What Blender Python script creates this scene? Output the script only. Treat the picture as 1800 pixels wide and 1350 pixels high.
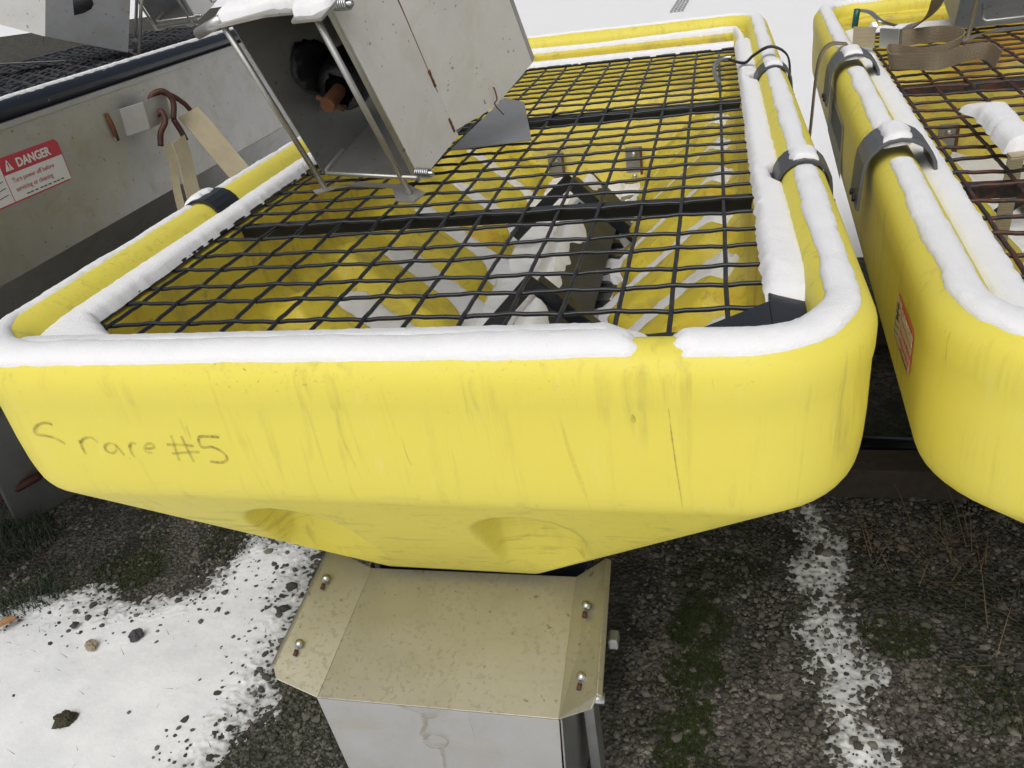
import bpy, bmesh, math, random
from mathutils import Vector, Matrix, noise
random.seed(7)
scene = bpy.context.scene
for o in list(bpy.data.objects): bpy.data.objects.remove(o)
C = scene.collection
R = math.radians

# ------------------------------------------------------------------ camera, world, sun, exposure
cd = bpy.data.cameras.new('camera'); cam = bpy.data.objects.new('camera', cd); C.objects.link(cam)
cd.sensor_width = 36; cd.lens = 28.4; cd.clip_start = .02; cd.clip_end = 500
CAM = Vector((0.47621, -0.95688, 1.64036))
cam.matrix_world = Matrix(((0.96940, 0.00558, 0.24542, CAM.x), (0.20740, 0.51626, -0.83094, CAM.y),
                           (-0.13134, 0.85641, 0.49930, CAM.z), (0, 0, 0, 1)))
scene.camera = cam
world = bpy.data.worlds.new('World'); scene.world = world; world.use_nodes = True
wn = world.node_tree; bg = wn.nodes['Background']
sky = wn.nodes.new('ShaderNodeTexSky'); sky.sky_type = 'NISHITA'; sky.sun_disc = False
sky.sun_elevation = R(53); sky.sun_rotation = R(190); sky.dust_density = 6; sky.ozone_density = 1; sky.air_density = 1
hs = wn.nodes.new('ShaderNodeHueSaturation'); hs.inputs['Saturation'].default_value = .28   # overcast: grey sky
wn.links.new(sky.outputs[0], hs.inputs['Color']); wn.links.new(hs.outputs[0], bg.inputs[0]); bg.inputs[1].default_value = .12
sd = bpy.data.lights.new('sun', 'SUN'); sun = bpy.data.objects.new('sun', sd); C.objects.link(sun)
sd.energy = 1.5; sd.angle = R(60); sd.color = (1, .97, .93)
sun.rotation_euler = (R(37), 0, R(10)); sun.location = (1, -5, 6)
scene.view_settings.view_transform = 'Standard'; scene.view_settings.look = 'None'
scene.view_settings.exposure = -0.37; scene.view_settings.gamma = 1

# ------------------------------------------------------------------ materials
def mat(name):
    m = bpy.data.materials.new(name); m.use_nodes = True
    nt = m.node_tree; return m, nt, nt.nodes['Principled BSDF']
class NT:
    def __init__(s, nt): s.nt = nt
    def n(s, t, **k):
        x = s.nt.nodes.new('ShaderNode' + t)
        for a, v in k.items(): setattr(x, a, v)
        return x
    def l(s, a, b): s.nt.links.new(a, b)
    def pos(s): return s.n('NewGeometry').outputs['Position']
    def vmap(s, vec, scale):
        m = s.n('Mapping'); m.inputs['Scale'].default_value = scale; s.l(vec, m.inputs['Vector']); return m.outputs[0]
    def noise(s, vec, scale, detail=4, rough=.55, dist=0):
        x = s.n('TexNoise'); x.inputs['Scale'].default_value = scale; x.inputs['Detail'].default_value = detail
        x.inputs['Roughness'].default_value = rough; x.inputs['Distortion'].default_value = dist
        s.l(vec, x.inputs['Vector']); return x.outputs['Fac']
    def ramp(s, fac, a, b, ca=(0, 0, 0, 1), cb=(1, 1, 1, 1)):
        r = s.n('ValToRGB'); r.color_ramp.elements[0].position = a; r.color_ramp.elements[1].position = b
        r.color_ramp.elements[0].color = ca; r.color_ramp.elements[1].color = cb
        s.l(fac, r.inputs[0]); return r.outputs[0]
    def mix(s, fac, a, b):
        m = s.n('Mix', data_type='RGBA')
        for i, v in ((0, fac), (6, a), (7, b)):
            if isinstance(v, (int, float, tuple)): m.inputs[i].default_value = v
            else: s.l(v, m.inputs[i])
        return m.outputs[2]
    def mul(s, a, b):
        m = s.n('Math', operation='MULTIPLY')
        for i, v in ((0, a), (1, b)):
            if isinstance(v, (int, float)): m.inputs[i].default_value = v
            else: s.l(v, m.inputs[i])
        return m.outputs[0]
    def bump(s, h, strength, dist, bsdf):
        b = s.n('Bump'); b.inputs['Strength'].default_value = strength; b.inputs['Distance'].default_value = dist
        s.l(h, b.inputs['Height']); s.l(b.outputs[0], bsdf.inputs['Normal'])
def C4(r, g, b): return (r, g, b, 1)

def m_yellow():
    m, nt, b = mat('yellow_poly'); t = NT(nt); p = t.pos()
    big = t.noise(p, 3.5, 3); base = t.mix(big, C4(.75, .65, .085), C4(.73, .645, .11))
    streak = t.noise(t.vmap(p, (48, 48, 3.0)), 1, 5, .6, .4)
    s1 = t.ramp(streak, .53, .80); patch = t.ramp(t.noise(p, 9, 4), .42, .66)
    base = t.mix(t.mul(t.mul(s1, patch), .52), base, C4(.20, .16, .05))
    thin = t.noise(t.vmap(p, (95, 95, 5)), 1, 3, .6, 1.2); s2 = t.ramp(thin, .66, .76)
    patch2 = t.ramp(t.noise(p, 7, 2), .50, .66)
    base = t.mix(t.mul(t.mul(s2, patch2), .7), base, C4(.12, .10, .05))
    # grime smears low on the hull, slanting as run-off does
    mp = t.n('Mapping'); mp.inputs['Rotation'].default_value = (R(15), R(32), 0); mp.inputs['Scale'].default_value = (7, 7, 48); t.l(p, mp.inputs['Vector'])
    sm = t.ramp(t.noise(mp.outputs[0], 1, 5, .65, .6), .56, .74)
    sep = t.n('SeparateXYZ'); t.l(p, sep.inputs[0])
    mr = t.n('MapRange'); mr.inputs['From Min'].default_value = .99; mr.inputs['From Max'].default_value = .90; t.l(sep.outputs['Z'], mr.inputs['Value'])
    base = t.mix(t.mul(t.mul(sm, mr.outputs[0]), .5), base, C4(.17, .14, .05))
    gr = t.ramp(t.noise(p, 130, 4, .75), .60, .72); mr2 = t.n('MapRange'); mr2.inputs['From Min'].default_value = 1.12; mr2.inputs['From Max'].default_value = 1.17; t.l(sep.outputs['Z'], mr2.inputs['Value'])
    base = t.mix(t.mul(t.mul(gr, t.ramp(t.noise(p, 8, 3), .42, .62)), t.mul(mr2.outputs[0], .8)), base, C4(.22, .18, .06))
    chalk = t.ramp(t.noise(t.vmap(p, (30, 30, 8)), 1.4, 4, .6), .60, .8)
    base = t.mix(t.mul(chalk, .22), base, C4(.85, .75, .35))
    t.l(base, b.inputs['Base Color'])
    rr = t.n('MapRange'); rr.inputs['To Min'].default_value = .42; rr.inputs['To Max'].default_value = .62; t.l(t.noise(p, 30, 3), rr.inputs['Value']); t.l(rr.outputs[0], b.inputs['Roughness'])
    b.inputs['Specular IOR Level'].default_value = .4
    b.inputs['Subsurface Weight'].default_value = .25; b.inputs['Subsurface Radius'].default_value = (1, .7, .1); b.inputs['Subsurface Scale'].default_value = .012
    t.bump(t.noise(p, 26, 6, .6), .12, .004, b); return m
def m_inner():
    m, nt, b = mat('stained_yellow_poly'); t = NT(nt); p = t.pos()
    base = t.mix(t.noise(p, 3, 3), C4(.70, .56, .040), C4(.64, .54, .065))
    st = t.ramp(t.noise(t.vmap(p, (7, 14, 7)), 1, 5, .6, .8), .52, .74)
    base = t.mix(t.mul(st, .75), base, C4(.26, .21, .085))
    dk = t.ramp(t.noise(t.vmap(p, (40, 16, 40)), 1, 4, .7, .5), .58, .70); base = t.mix(t.mul(dk, .45), base, C4(.16, .13, .05))
    ru = t.ramp(t.noise(t.vmap(p, (3, 8, 3)), 1, 3, .5, .5), .60, .72)
    base = t.mix(t.mul(ru, .55), base, C4(.50, .20, .02))
    t.l(base, b.inputs['Base Color']); b.inputs['Roughness'].default_value = .5
    b.inputs['Subsurface Weight'].default_value = .25; b.inputs['Subsurface Radius'].default_value = (1, .7, .1); b.inputs['Subsurface Scale'].default_value = .012
    t.bump(t.noise(p, 30, 6, .6), .1, .004, b); return m
def m_steel(name, base=(.50, .50, .49), rough=.40, stain=(.40, .34, .20), amount=.5, spots=True, metal=.85, blots=False):
    m, nt, b = mat(name); t = NT(nt); p = t.pos()
    col = t.mix(t.noise(p, 5, 5, .65, .3), C4(*[c * .82 for c in base]), C4(*[min(1, c * 1.12) for c in base]))
    col = t.mix(t.mul(t.ramp(t.noise(p, 9, 5, .7, .8), .48, .72), amount), col, C4(*stain))
    if spots:
        sp = t.ramp(t.noise(p, 75, 2, .4), .70, .75); col = t.mix(t.mul(sp, .65), col, C4(.16, .13, .10))
        sp2 = t.ramp(t.noise(p, 22, 4, .7, .6), .70, .78); col = t.mix(t.mul(sp2, .5), col, C4(.22, .14, .08))
    if blots:
        bl = t.ramp(t.noise(p, 105, 2, .5, .2), .58, .61); col = t.mix(t.mul(t.mul(bl, t.ramp(t.noise(p, 7, 3), .35, .6)), .35), col, C4(*[c * .62 for c in stain]))
    t.l(col, b.inputs['Base Color']); b.inputs['Metallic'].default_value = metal
    rr = t.n('MapRange'); rr.inputs['To Min'].default_value = rough - .08; rr.inputs['To Max'].default_value = rough + .16
    t.l(t.noise(p, 14, 5, .7), rr.inputs['Value']); t.l(rr.outputs[0], b.inputs['Roughness'])
    t.bump(t.noise(t.vmap(p, (40, 260, 40)), 1, 4, .6), .06, .002, b); return m
def m_paint(name, base, rough=.35, chip=None, chipth=.62, chipamt=.8, spec=.5):
    m, nt, b = mat(name); t = NT(nt); p = t.pos()
    col = t.mix(t.noise(p, 20, 4), C4(*base), C4(*[c * 1.5 for c in base]))
    if chip:
        ch = t.ramp(t.noise(p, 45, 5, .65, .6), chipth, chipth + .06)
        col = t.mix(t.mul(ch, chipamt), col, C4(*chip))
    t.l(col, b.inputs['Base Color']); b.inputs['Roughness'].default_value = rough; b.inputs['Specular IOR Level'].default_value = spec
    t.bump(t.noise(p, 120, 4), .15, .002, b); return m
def m_snow(name='snow'):
    m, nt, b = mat(name); t = NT(nt); p = t.pos()
    col = t.mix(t.noise(p, 12, 4), C4(.86, .87, .89), C4(.90, .90, .91))
    t.l(col, b.inputs['Base Color']); b.inputs['Roughness'].default_value = .75; b.inputs['Specular IOR Level'].default_value = .2
    b.inputs['Subsurface Weight'].default_value = .08; b.inputs['Subsurface Radius'].default_value = (1, 1, 1.1); b.inputs['Subsurface Scale'].default_value = .006
    h = t.n('Math', operation='ADD'); t.l(t.noise(p, 420, 3, .7), h.inputs[0]); t.l(t.mul(t.noise(p, 60, 4, .6), .5), h.inputs[1])
    t.bump(h.outputs[0], .55, .004, b); return m
def m_plain(name, col, rough=.6, metal=0, bump=None, var=.25):
    m, nt, b = mat(name); t = NT(nt); p = t.pos()
    t.l(t.mix(t.noise(p, 35, 4, .6), C4(*[c * (1 - var) for c in col]), C4(*[min(1, c * (1 + var)) for c in col])), b.inputs['Base Color'])
    b.inputs['Roughness'].default_value = rough; b.inputs['Metallic'].default_value = metal
    if bump: t.bump(t.noise(p, bump[0], 4, .6), bump[1], bump[2], b)
    return m
def m_ground():
    m, nt, b = mat('gravel_ground'); t = NT(nt); p = t.pos()
    v = t.n('TexVoronoi'); v.inputs['Scale'].default_value = 85; t.l(p, v.inputs['Vector'])
    g = t.ramp(v.outputs['Color'], .1, .9, C4(.022, .020, .017), C4(.15, .14, .12))
    soil = t.ramp(t.noise(p, 6, 5, .65), .42, .62)
    col = t.mix(soil, g, C4(.026, .023, .018))
    moss = t.ramp(t.noise(p, 3.2, 5, .65, .5), .50, .60)
    col = t.mix(t.mul(moss, .7), col, t.mix(t.noise(p, 90, 3), C4(.010, .016, .005), C4(.035, .045, .012)))
    t.l(col, b.inputs['Base Color']); b.inputs['Roughness'].default_value = .9
    t.bump(v.outputs['Distance'], .9, .012, b); return m
def m_pebble():
    m, nt, b = mat('pebbles'); t = NT(nt); p = t.pos()
    a = t.n('Attribute', attribute_name='tone')
    col = t.ramp(a.outputs['Fac'], 0, 1, C4(.026, .024, .021), C4(.30, .28, .24))
    e = a and nt.nodes[-1]
    col = t.mix(t.mul(t.noise(p, 160, 4), .5), col, C4(.10, .09, .07))
    moss = t.ramp(t.noise(p, 3.2, 5, .65, .5), .52, .62); col = t.mix(t.mul(moss, .55), col, C4(.02, .024, .010))
    t.l(col, b.inputs['Base Color']); b.inputs['Roughness'].default_value = .8
    t.bump(t.noise(p, 300, 3), .3, .002, b); return m
def m_web(name, col):
    m, nt, b = mat(name); t = NT(nt); p = t.pos()
    w = t.n('TexWave'); w.inputs['Scale'].default_value = 90; w.inputs['Distortion'].default_value = 1.5; w.bands_direction = 'Z'; t.l(p, w.inputs['Vector'])
    c = t.mix(t.noise(p, 18, 5, .6), C4(*[x * .65 for x in col]), C4(*col))
    t.l(c, b.inputs['Base Color']); b.inputs['Roughness'].default_value = .9
    t.bump(w.outputs['Fac'], .5, .002, b); return m
def m_mark():
    m, nt, b = mat('faded_marker'); t = NT(nt); p = t.pos()
    b.inputs['Base Color'].default_value = C4(.22, .17, .05); b.inputs['Roughness'].default_value = .6
    a = t.n('Attribute', attribute_name='tone'); al = t.mul(a.outputs['Fac'], t.ramp(t.noise(p, 55, 4, .7), .25, .65)); t.l(al, b.inputs['Alpha']); return m
def m_thin():
    m, nt, b = mat('thin_snow'); t = NT(nt); p = t.pos(); sep = t.n('SeparateXYZ'); t.l(p, sep.inputs[0])
    mr = t.n('MapRange'); mr.inputs['From Min'].default_value = .001; mr.inputs['From Max'].default_value = .013; t.l(sep.outputs['Z'], mr.inputs['Value'])
    col = t.mix(mr.outputs[0], C4(.42, .43, .43), t.mix(t.ramp(t.noise(p, 7, 5, .7), .35, .65), C4(.78, .80, .83), C4(.88, .89, .90)))
    sp = t.ramp(t.noise(p, 140, 3, .6), .69, .74); col = t.mix(t.mul(sp, .5), col, C4(.30, .29, .27))
    t.l(col, b.inputs['Base Color']); b.inputs['Roughness'].default_value = .7; b.inputs['Specular IOR Level'].default_value = .25
    h = t.n('Math', operation='ADD'); t.l(t.noise(p, 420, 3, .7), h.inputs[0]); t.l(t.mul(t.noise(p, 90, 5, .65), 1.2), h.inputs[1]); t.bump(h.outputs[0], .35, .003, b); return m
M = dict(thin=m_thin(), yellow=m_yellow(), inner=m_inner(), snow=m_snow(),
    steel=m_steel('stainless_steel'), chute=m_steel('stained_stainless', (.385, .37, .305), .42, (.33, .30, .21), .5, True, .75, True),
    clean=m_steel('bright_stainless', (.47, .47, .47), .42, (.40, .36, .27), .5, False, .75),
    panel=m_steel('spotted_stainless', (.74, .74, .72), .5, (.56, .51, .40), .4, True, .10),
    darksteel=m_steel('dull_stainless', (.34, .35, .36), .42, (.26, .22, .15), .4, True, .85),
    black=m_paint('black_paint', (.008, .010, .014), .28), wire=m_paint('black_wire_paint', (.010, .012, .016), .34, (.09, .05, .035), .66, .6),
    rustwire=m_paint('rusty_wire', (.016, .017, .020), .5, (.085, .030, .018), .47, .9), chipped=m_paint('chipped_black_paint', (.008, .012, .022), .28, (.55, .55, .54), .70, 1),
    clamp=m_paint('grey_clamp_paint', (.050, .053, .060), .40), rustclamp=m_paint('rusting_clamp_paint', (.075, .080, .088), .45, (.12, .045, .030), .62, .85),
    rust=m_plain('rust', (.13, .052, .022), .85, 0, (160, .6, .004), .45), hook=m_plain('rusty_hook', (.085, .034, .026), .6, .3, (150, .4, .003), .35),
    rubber=m_plain('black_rubber', (.009, .010, .013), .38, 0, (140, .5, .005)), strap=m_web('webbing', (.46, .40, .27)), strapd=m_web('dirty_webbing', (.26, .21, .14)),
    ground=m_ground(), pebble=m_pebble(), zinc=m_steel('zinc_plated', (.55, .57, .58), .3, (.4, .38, .3), .3, False, 1),
    white=m_plain('label_white', (.74, .73, .70), .5, 0, None, .06), red=m_plain('label_red', (.52, .045, .075), .45, 0, None, .08), redor=m_plain('label_faded_red', (.55, .10, .05), .5, 0, None, .1),
    cream=m_plain('label_faded_white', (.55, .50, .33), .55, 0, None, .15), ink=m_plain('label_ink', (.02, .02, .02), .5), inkred=m_plain('label_red_ink', (.45, .08, .10), .5),
    mark=m_mark(), timber=m_plain('weathered_timber', (.055, .043, .032), .85, 0, (60, .6, .006), .4), wood=m_plain('pale_timber', (.34, .25, .14), .8, 0, (50, .4, .004), .3),
    stone=m_plain('dark_stone', (.06, .06, .065), .85, 0, (70, .6, .008), .4), tan=m_plain('tan_stone', (.30, .25, .18), .85, 0, (70, .5, .006), .3), leaf=m_plain('dead_leaf', (.36, .20, .09), .75, 0, (60, .4, .004), .3),
    grass=m_plain('grass_blades', (.030, .048, .022), .7, 0, None, .5), moss=m_plain('moss', (.034, .048, .010), .95, 0, (200, .8, .006), .6), greypaint=m_plain('dark_grey_paint', (.035, .036, .034), .5, .0, (80, .2, .003), .3), oldwire=m_paint('worn_wire_paint', (.014, .016, .022), .45, (.07, .034, .024), .56, .7), slush=m_plain('grey_slush', (.30, .30, .30), .8, 0, None, .5), clod=m_plain('mossy_earth', (.060, .055, .032), .95, 0, (90, 1, .012), .6), straw=m_plain('dry_straw', (.20, .15, .08), .8, 0, None, .4),
    green=m_plain('teal_paint', (.01, .10, .085), .35), sticker=m_plain('worn_sticker', (.36, .36, .30), .6, 0, None, .35), stickerdark=m_plain('worn_sticker_print', (.09, .10, .12), .6, 0, None, .5))

# ------------------------------------------------------------------ mesh helpers
class MB:
    def __init__(s): s.v = []; s.f = []
    def add(s, vs, fs):
        k = len(s.v); s.v += [tuple(v) for v in vs]; s.f += [tuple(i + k for i in f) for f in fs]; return s
    def box(s, c, size, rot=None):
        x, y, z = [d / 2 for d in size]; m = rot or Matrix.Identity(3); c = Vector(c)
        vs = [c + m @ Vector((sx * x, sy * y, sz * z)) for sx in (-1, 1) for sy in (-1, 1) for sz in (-1, 1)]
        return s.add(vs, [(0, 1, 3, 2), (4, 6, 7, 5), (0, 4, 5, 1), (2, 3, 7, 6), (0, 2, 6, 4), (1, 5, 7, 3)])
    def tube(s, path, r, n=8, cap=True):
        path = [Vector(p) for p in path]; vs = []; fs = []; up = None
        for i, p in enumerate(path):
            d = (path[min(i + 1, len(path) - 1)] - path[max(i - 1, 0)]).normalized()
            if up is None: up = Vector((0, 0, 1)) if abs(d.z) < .9 else Vector((1, 0, 0))
            a = d.cross(up).normalized(); b2 = a.cross(d).normalized(); up = b2
            rr = r[i] if isinstance(r, (list, tuple)) else r
            for k in range(n):
                th = 2 * math.pi * k / n; vs.append(p + a * rr * math.cos(th) + b2 * rr * math.sin(th))
        for i in range(len(path) - 1):
            for k in range(n): fs.append((i * n + k, i * n + (k + 1) % n, (i + 1) * n + (k + 1) % n, (i + 1) * n + k))
        if cap: fs.append(tuple(range(n - 1, -1, -1))); fs.append(tuple((len(path) - 1) * n + k for k in range(n)))
        return s.add(vs, fs)
    def sheet(s, pts, t):
        pts = [Vector(p) for p in pts]; nrm = Vector((0, 0, 0))
        for i in range(len(pts)): nrm += (pts[i] - pts[0]).cross(pts[(i + 1) % len(pts)] - pts[0])
        nrm.normalize(); n = len(pts)
        vs = [p + nrm * t / 2 for p in pts] + [p - nrm * t / 2 for p in pts]
        return s.add(vs, [tuple(range(n)), tuple(range(2 * n - 1, n - 1, -1))] + [(i, i + n, (i + 1) % n + n, (i + 1) % n) for i in range(n)])
    def ribbon(s, path, widths, t):      # a strap: path points with a width vector each
        vs = []; fs = []
        for i, (p, w) in enumerate(zip(path, widths)):
            p = Vector(p); w = Vector(w); d = (Vector(path[min(i + 1, len(path) - 1)]) - Vector(path[max(i - 1, 0)])).normalized()
            n = d.cross(w).normalized() * t / 2
            vs += [p - w / 2 + n, p + w / 2 + n, p + w / 2 - n, p - w / 2 - n]
        for i in range(len(path) - 1):
            for k in range(4): fs.append((4 * i + k, 4 * i + (k + 1) % 4, 4 * i + 4 + (k + 1) % 4, 4 * i + 4 + k))
        m = 4 * (len(path) - 1); fs += [(3, 2, 1, 0), (m, m + 1, m + 2, m + 3)]
        return s.add(vs, fs)
    def build(s, name, material, parent=None, smooth=False, bevel=0):
        me = bpy.data.meshes.new(name); me.from_pydata(s.v, [], s.f); me.update()
        bm = bmesh.new(); bm.from_mesh(me); bmesh.ops.recalc_face_normals(bm, faces=bm.faces); bm.to_mesh(me); bm.free()
        o = bpy.data.objects.new(name, me); C.objects.link(o); me.materials.append(M[material] if isinstance(material, str) else material)
        if smooth: me.polygons.foreach_set('use_smooth', [True] * len(me.polygons))
        if bevel:
            b = o.modifiers.new('bevel', 'BEVEL'); b.width = bevel; b.segments = 2; b.limit_method = 'ANGLE'
        if parent: o.parent = parent
        return o
def tag(o, label=None, cat=None, group=None, kind=None):
    if label: o['label'] = label
    if cat: o['category'] = cat
    if group: o['group'] = group
    if kind: o['kind'] = kind
    return o
def empty(name, loc=(0, 0, 0), rz=0):
    o = bpy.data.objects.new(name, None); C.objects.link(o); o.location = loc; o.rotation_euler.z = rz; o.empty_display_size = .1; return o
def copy_tree(o, parent=None):
    c = o.copy(); C.objects.link(c); c.parent = parent
    for ch in list(o.children): copy_tree(ch, c)
    return c
def sst(a, b, x):
    t = max(0, min(1, (x - a) / (b - a))); return t * t * (3 - 2 * t)
def nz(x, y=0, z=0): return noise.noise(Vector((x, y, z)))
def fbm(x, y, z=0, o=4): return noise.fractal(Vector((x, y, z)), 1.0, 2.0, o)
def smoothpath(pts, n=8):        # Catmull-Rom
    P = [Vector(p) for p in pts]; P = [P[0] * 2 - P[1]] + P + [P[-1] * 2 - P[-2]]; out = []
    for i in range(1, len(P) - 2):
        for k in range(n):
            t = k / n; a, b, c, d = P[i - 1], P[i], P[i + 1], P[i + 2]
            out.append(.5 * ((2 * b) + (c - a) * t + (2 * a - 5 * b + 4 * c - d) * t * t + (3 * b - a - 3 * c + d) * t ** 3))
    out.append(P[-2]); return out
def text_mesh(body, size, material, parent, mtx, name='lettering', bold=0):
    cu = bpy.data.curves.new(name, 'FONT'); cu.body = body; cu.size = size; cu.extrude = .0003; cu.offset = bold; cu.resolution_u = 3
    tmp = bpy.data.objects.new('tmp', cu); C.objects.link(tmp); bpy.context.view_layer.update()
    me = bpy.data.meshes.new_from_object(tmp.evaluated_get(bpy.context.evaluated_depsgraph_get()))
    bpy.data.objects.remove(tmp); me.transform(mtx); me.materials.clear(); me.materials.append(M[material])
    o = bpy.data.objects.new(name, me); C.objects.link(o); o.parent = parent; return o

def un(u, v, ax, val):
    m = cam.matrix_world.to_3x3(); d = m @ Vector(((u - 900) / 1420, -(v - 675) / 1420, -1)); t = (val - CAM[ax]) / d[ax]; return CAM + d * t
# ------------------------------------------------------------------ ground, snow
def grid(x0, x1, nx, y0, y1, ny, zf):
    mb = MB(); vs = [(x0 + (x1 - x0) * i / nx, y0 + (y1 - y0) * j / ny) for j in range(ny + 1) for i in range(nx + 1)]
    mb.add([(x, y, zf(x, y)) for x, y in vs], [(j * (nx + 1) + i, j * (nx + 1) + i + 1, (j + 1) * (nx + 1) + i + 1, (j + 1) * (nx + 1) + i) for j in range(ny) for i in range(nx)])
    return mb
tag(MB().add([(-150, -60, 0), (150, -60, 0), (150, 250, 0), (-150, 250, 0)], [(0, 1, 2, 3)]).build('ground', 'ground'), 'dark gravel yard ground under the spreaders', 'ground', kind='structure')
def field_z(x, y): return .025 + .012 * fbm(x * .8, y * .8) - .05 * (1 - sst(2.75, 3.15, y + .15 * nz(x * 3, y * 3)))
sf = grid(-14, 14, 160, 2.6, 30, 160, field_z)
tag(sf.build('snow_field', 'snow', None, True), 'snow covered yard stretching away behind the spreaders', 'snow', kind='structure')
# far beyond the fine sheet the snow goes on
tag(MB().add([(-150, 29.9, .026), (150, 29.9, .026), (150, 250, .03), (-150, 250, .03)], [(0, 1, 2, 3)]).build('far_snow', 'snow'), 'distant snowy ground of the yard', 'snow', kind='structure')
tag(MB().add([(-60, -60, .02), (60, -60, .02), (60, -.22, .02), (-60, -.22, .02)], [(0, 1, 2, 3)]).build('bounce_snow', 'snow'), 'unseen snow sheet in front of the spreaders, added to bounce light', 'snow', kind='structure')  # out of view; brought close to bounce light onto hulls and chute
# tyre track across the far snow
tt = MB()
for i in range(10):
    for k in range(4):
        tt.box((-.16 + .055 * k + .01 * i, 12.7 + .22 * i, .045), (.035, .10, .012))
tag(tt.build('tyre_track', 'slush'), 'short dark tyre track pressed into the far snow', 'tyre track', kind='stuff')

def poly_dist(x, y, P):            # signed distance to a polygon (inside positive)
    ins = False; d = 9; n = len(P)
    for i in range(n):
        ax, ay = P[i]; bx, by = P[(i + 1) % n]
        if (ay > y) != (by > y) and x < (bx - ax) * (y - ay) / (by - ay) + ax: ins = not ins
        t = max(0, min(1, ((x - ax) * (bx - ax) + (y - ay) * (by - ay)) / ((bx - ax) ** 2 + (by - ay) ** 2)))
        d = min(d, math.hypot(x - ax - t * (bx - ax), y - ay - t * (by - ay)))
    return d if ins else -d
PATCH = [(-.79, .80), (-.98, .79), (-1.06, .56), (-1.26, .47), (-1.45, .55), (-1.66, .40), (-2.3, .42), (-2.3, -.9), (-.70, -.9), (-.72, .02), (-.66, .12), (-.66, .30), (-.70, .45), (-.75, .66)]
STRIP = [(.70, 1.10), (.695, .70), (.70, .49), (.695, .30), (.71, .18), (.72, -.3), (.87, -.3), (.845, .20), (.80, .36), (.84, .43), (.84, .50), (.80, .64), (.805, .79), (.785, 1.0), (.775, 1.10)]
def snow_height(P, x, y, grow=0):
    d0 = poly_dist(x, y, P) + grow
    if d0 < -.14: return -.02
    d = d0 + .040 * fbm(x * 8, y * 8) + (.022 * fbm(x * 30, y * 30, 2) + .014 * fbm(x * 85, y * 85, 7, 2)) * sst(.30, .05, d0)
    h = -.006 + .019 * sst(-.06, .14, d) + .009 * sst(.08, .35, d) + .0022 * fbm(x * 6, y * 6, 3)
    if d < .18: h += .006 * fbm(x * 60, y * 60, 5) * sst(.18, .0, d)
    return h
tag(grid(-2.2, -.50, 430, -.35, .95, 330, lambda x, y: snow_height(PATCH, x, y, .035)).build('snow_patch', 'thin', None, True), 'wide patch of thin snow on the gravel in front of the steel spreader', 'snow', kind='stuff')
tag(grid(.56, .98, 130, -.1, 1.2, 400, lambda x, y: snow_height(STRIP, x, y, .020)).build('snow_strip', 'thin', None, True), 'narrow strip of snow on gravel below the gap between yellow hoppers', 'snow', kind='stuff')

# pebbles: gravel, one mesh
ico = bmesh.new(); bmesh.ops.create_icosphere(ico, subdivisions=1, radius=1); IV = [v.co.copy() for v in ico.verts]; IF = [[v.index for v in f.verts] for f in ico.faces]; ico.free()
def pebbles(name, label, areas):
    V = []; F = []; T = []; rnd = random.Random(3)
    for x0, x1, y0, y1, n in areas:
        for i in range(n):
            x = rnd.uniform(x0, x1); y = rnd.uniform(y0, y1)
            cl = fbm(x * 3.5, y * 3.5, 4) + .5 * fbm(x * 11, y * 11, 8)
            if rnd.random() < .30 + .55 * sst(-.15, .35, cl): continue
            s = .0036 * math.exp(rnd.gauss(.12, .45)); s = min(s, .014)
            sx, sy, sz = s * rnd.uniform(.8, 1.35), s * rnd.uniform(.7, 1.1), s * rnd.uniform(.45, .8); a = rnd.uniform(0, 6.3); ca, sa = math.cos(a), math.sin(a)
            k = len(V); tone = min(1, max(0, rnd.betavariate(1.3, 3.2) * (1.15 - .4 * sst(-.2, .4, cl)))); zz = rnd.uniform(-.1, .55) * sz
            for v in IV:
                j = 1 + rnd.uniform(-.28, .22); px, py, pz = v.x * sx * j, v.y * sy * j, v.z * sz * j
                V.append((x + px * ca - py * sa, y + px * sa + py * ca, zz + pz)); T.append(tone)
            F += [(f[0] + k, f[1] + k, f[2] + k) for f in IF]
    for i in range(4200):                                       # stones half buried in the snow, more of them towards its edge
        P_, x, y = (PATCH, rnd.uniform(-2.1, -.55), rnd.uniform(-.1, .85)) if i % 4 else (STRIP, rnd.uniform(.66, .88), rnd.uniform(.05, 1.1))
        d = poly_dist(x, y, P_)
        if d < 0 or rnd.random() < sst(.0, .22 if i % 4 else .16, d) * .985: continue
        s = .0034 * math.exp(rnd.gauss(.1, .5)); k = len(V); tone = rnd.betavariate(1.2, 3.5); a = rnd.uniform(0, 6.3); ca, sa = math.cos(a), math.sin(a); zz = .013 * sst(-.06, .14, d + .035) + .009 * sst(.08, .35, d) + .001
        for v in IV:
            j = s * (1 + rnd.uniform(-.3, .2)); V.append((x + v.x * j * 1.3 * ca - v.y * j * sa, y + v.x * j * 1.3 * sa + v.y * j * ca, zz + v.z * j * .7)); T.append(tone)
        F += [(f[0] + k, f[1] + k, f[2] + k) for f in IF]
    me = bpy.data.meshes.new(name); me.from_pydata(V, [], F); at = me.attributes.new('tone', 'FLOAT', 'POINT'); at.data.foreach_set('value', T)
    o = bpy.data.objects.new(name, me); C.objects.link(o); me.materials.append(M['pebble']); tag(o, label, 'gravel', kind='stuff'); return o
pebbles('gravel', 'loose grey and tan gravel covering the yard ground', [(-2.3, -.3, .05, 1.05, 20000), (-.9, -.15, -.2, .6, 12000), (.25, 1.5, .0, 1.3, 32000), (.25, 1.0, .0, .55, 8000)])
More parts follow.
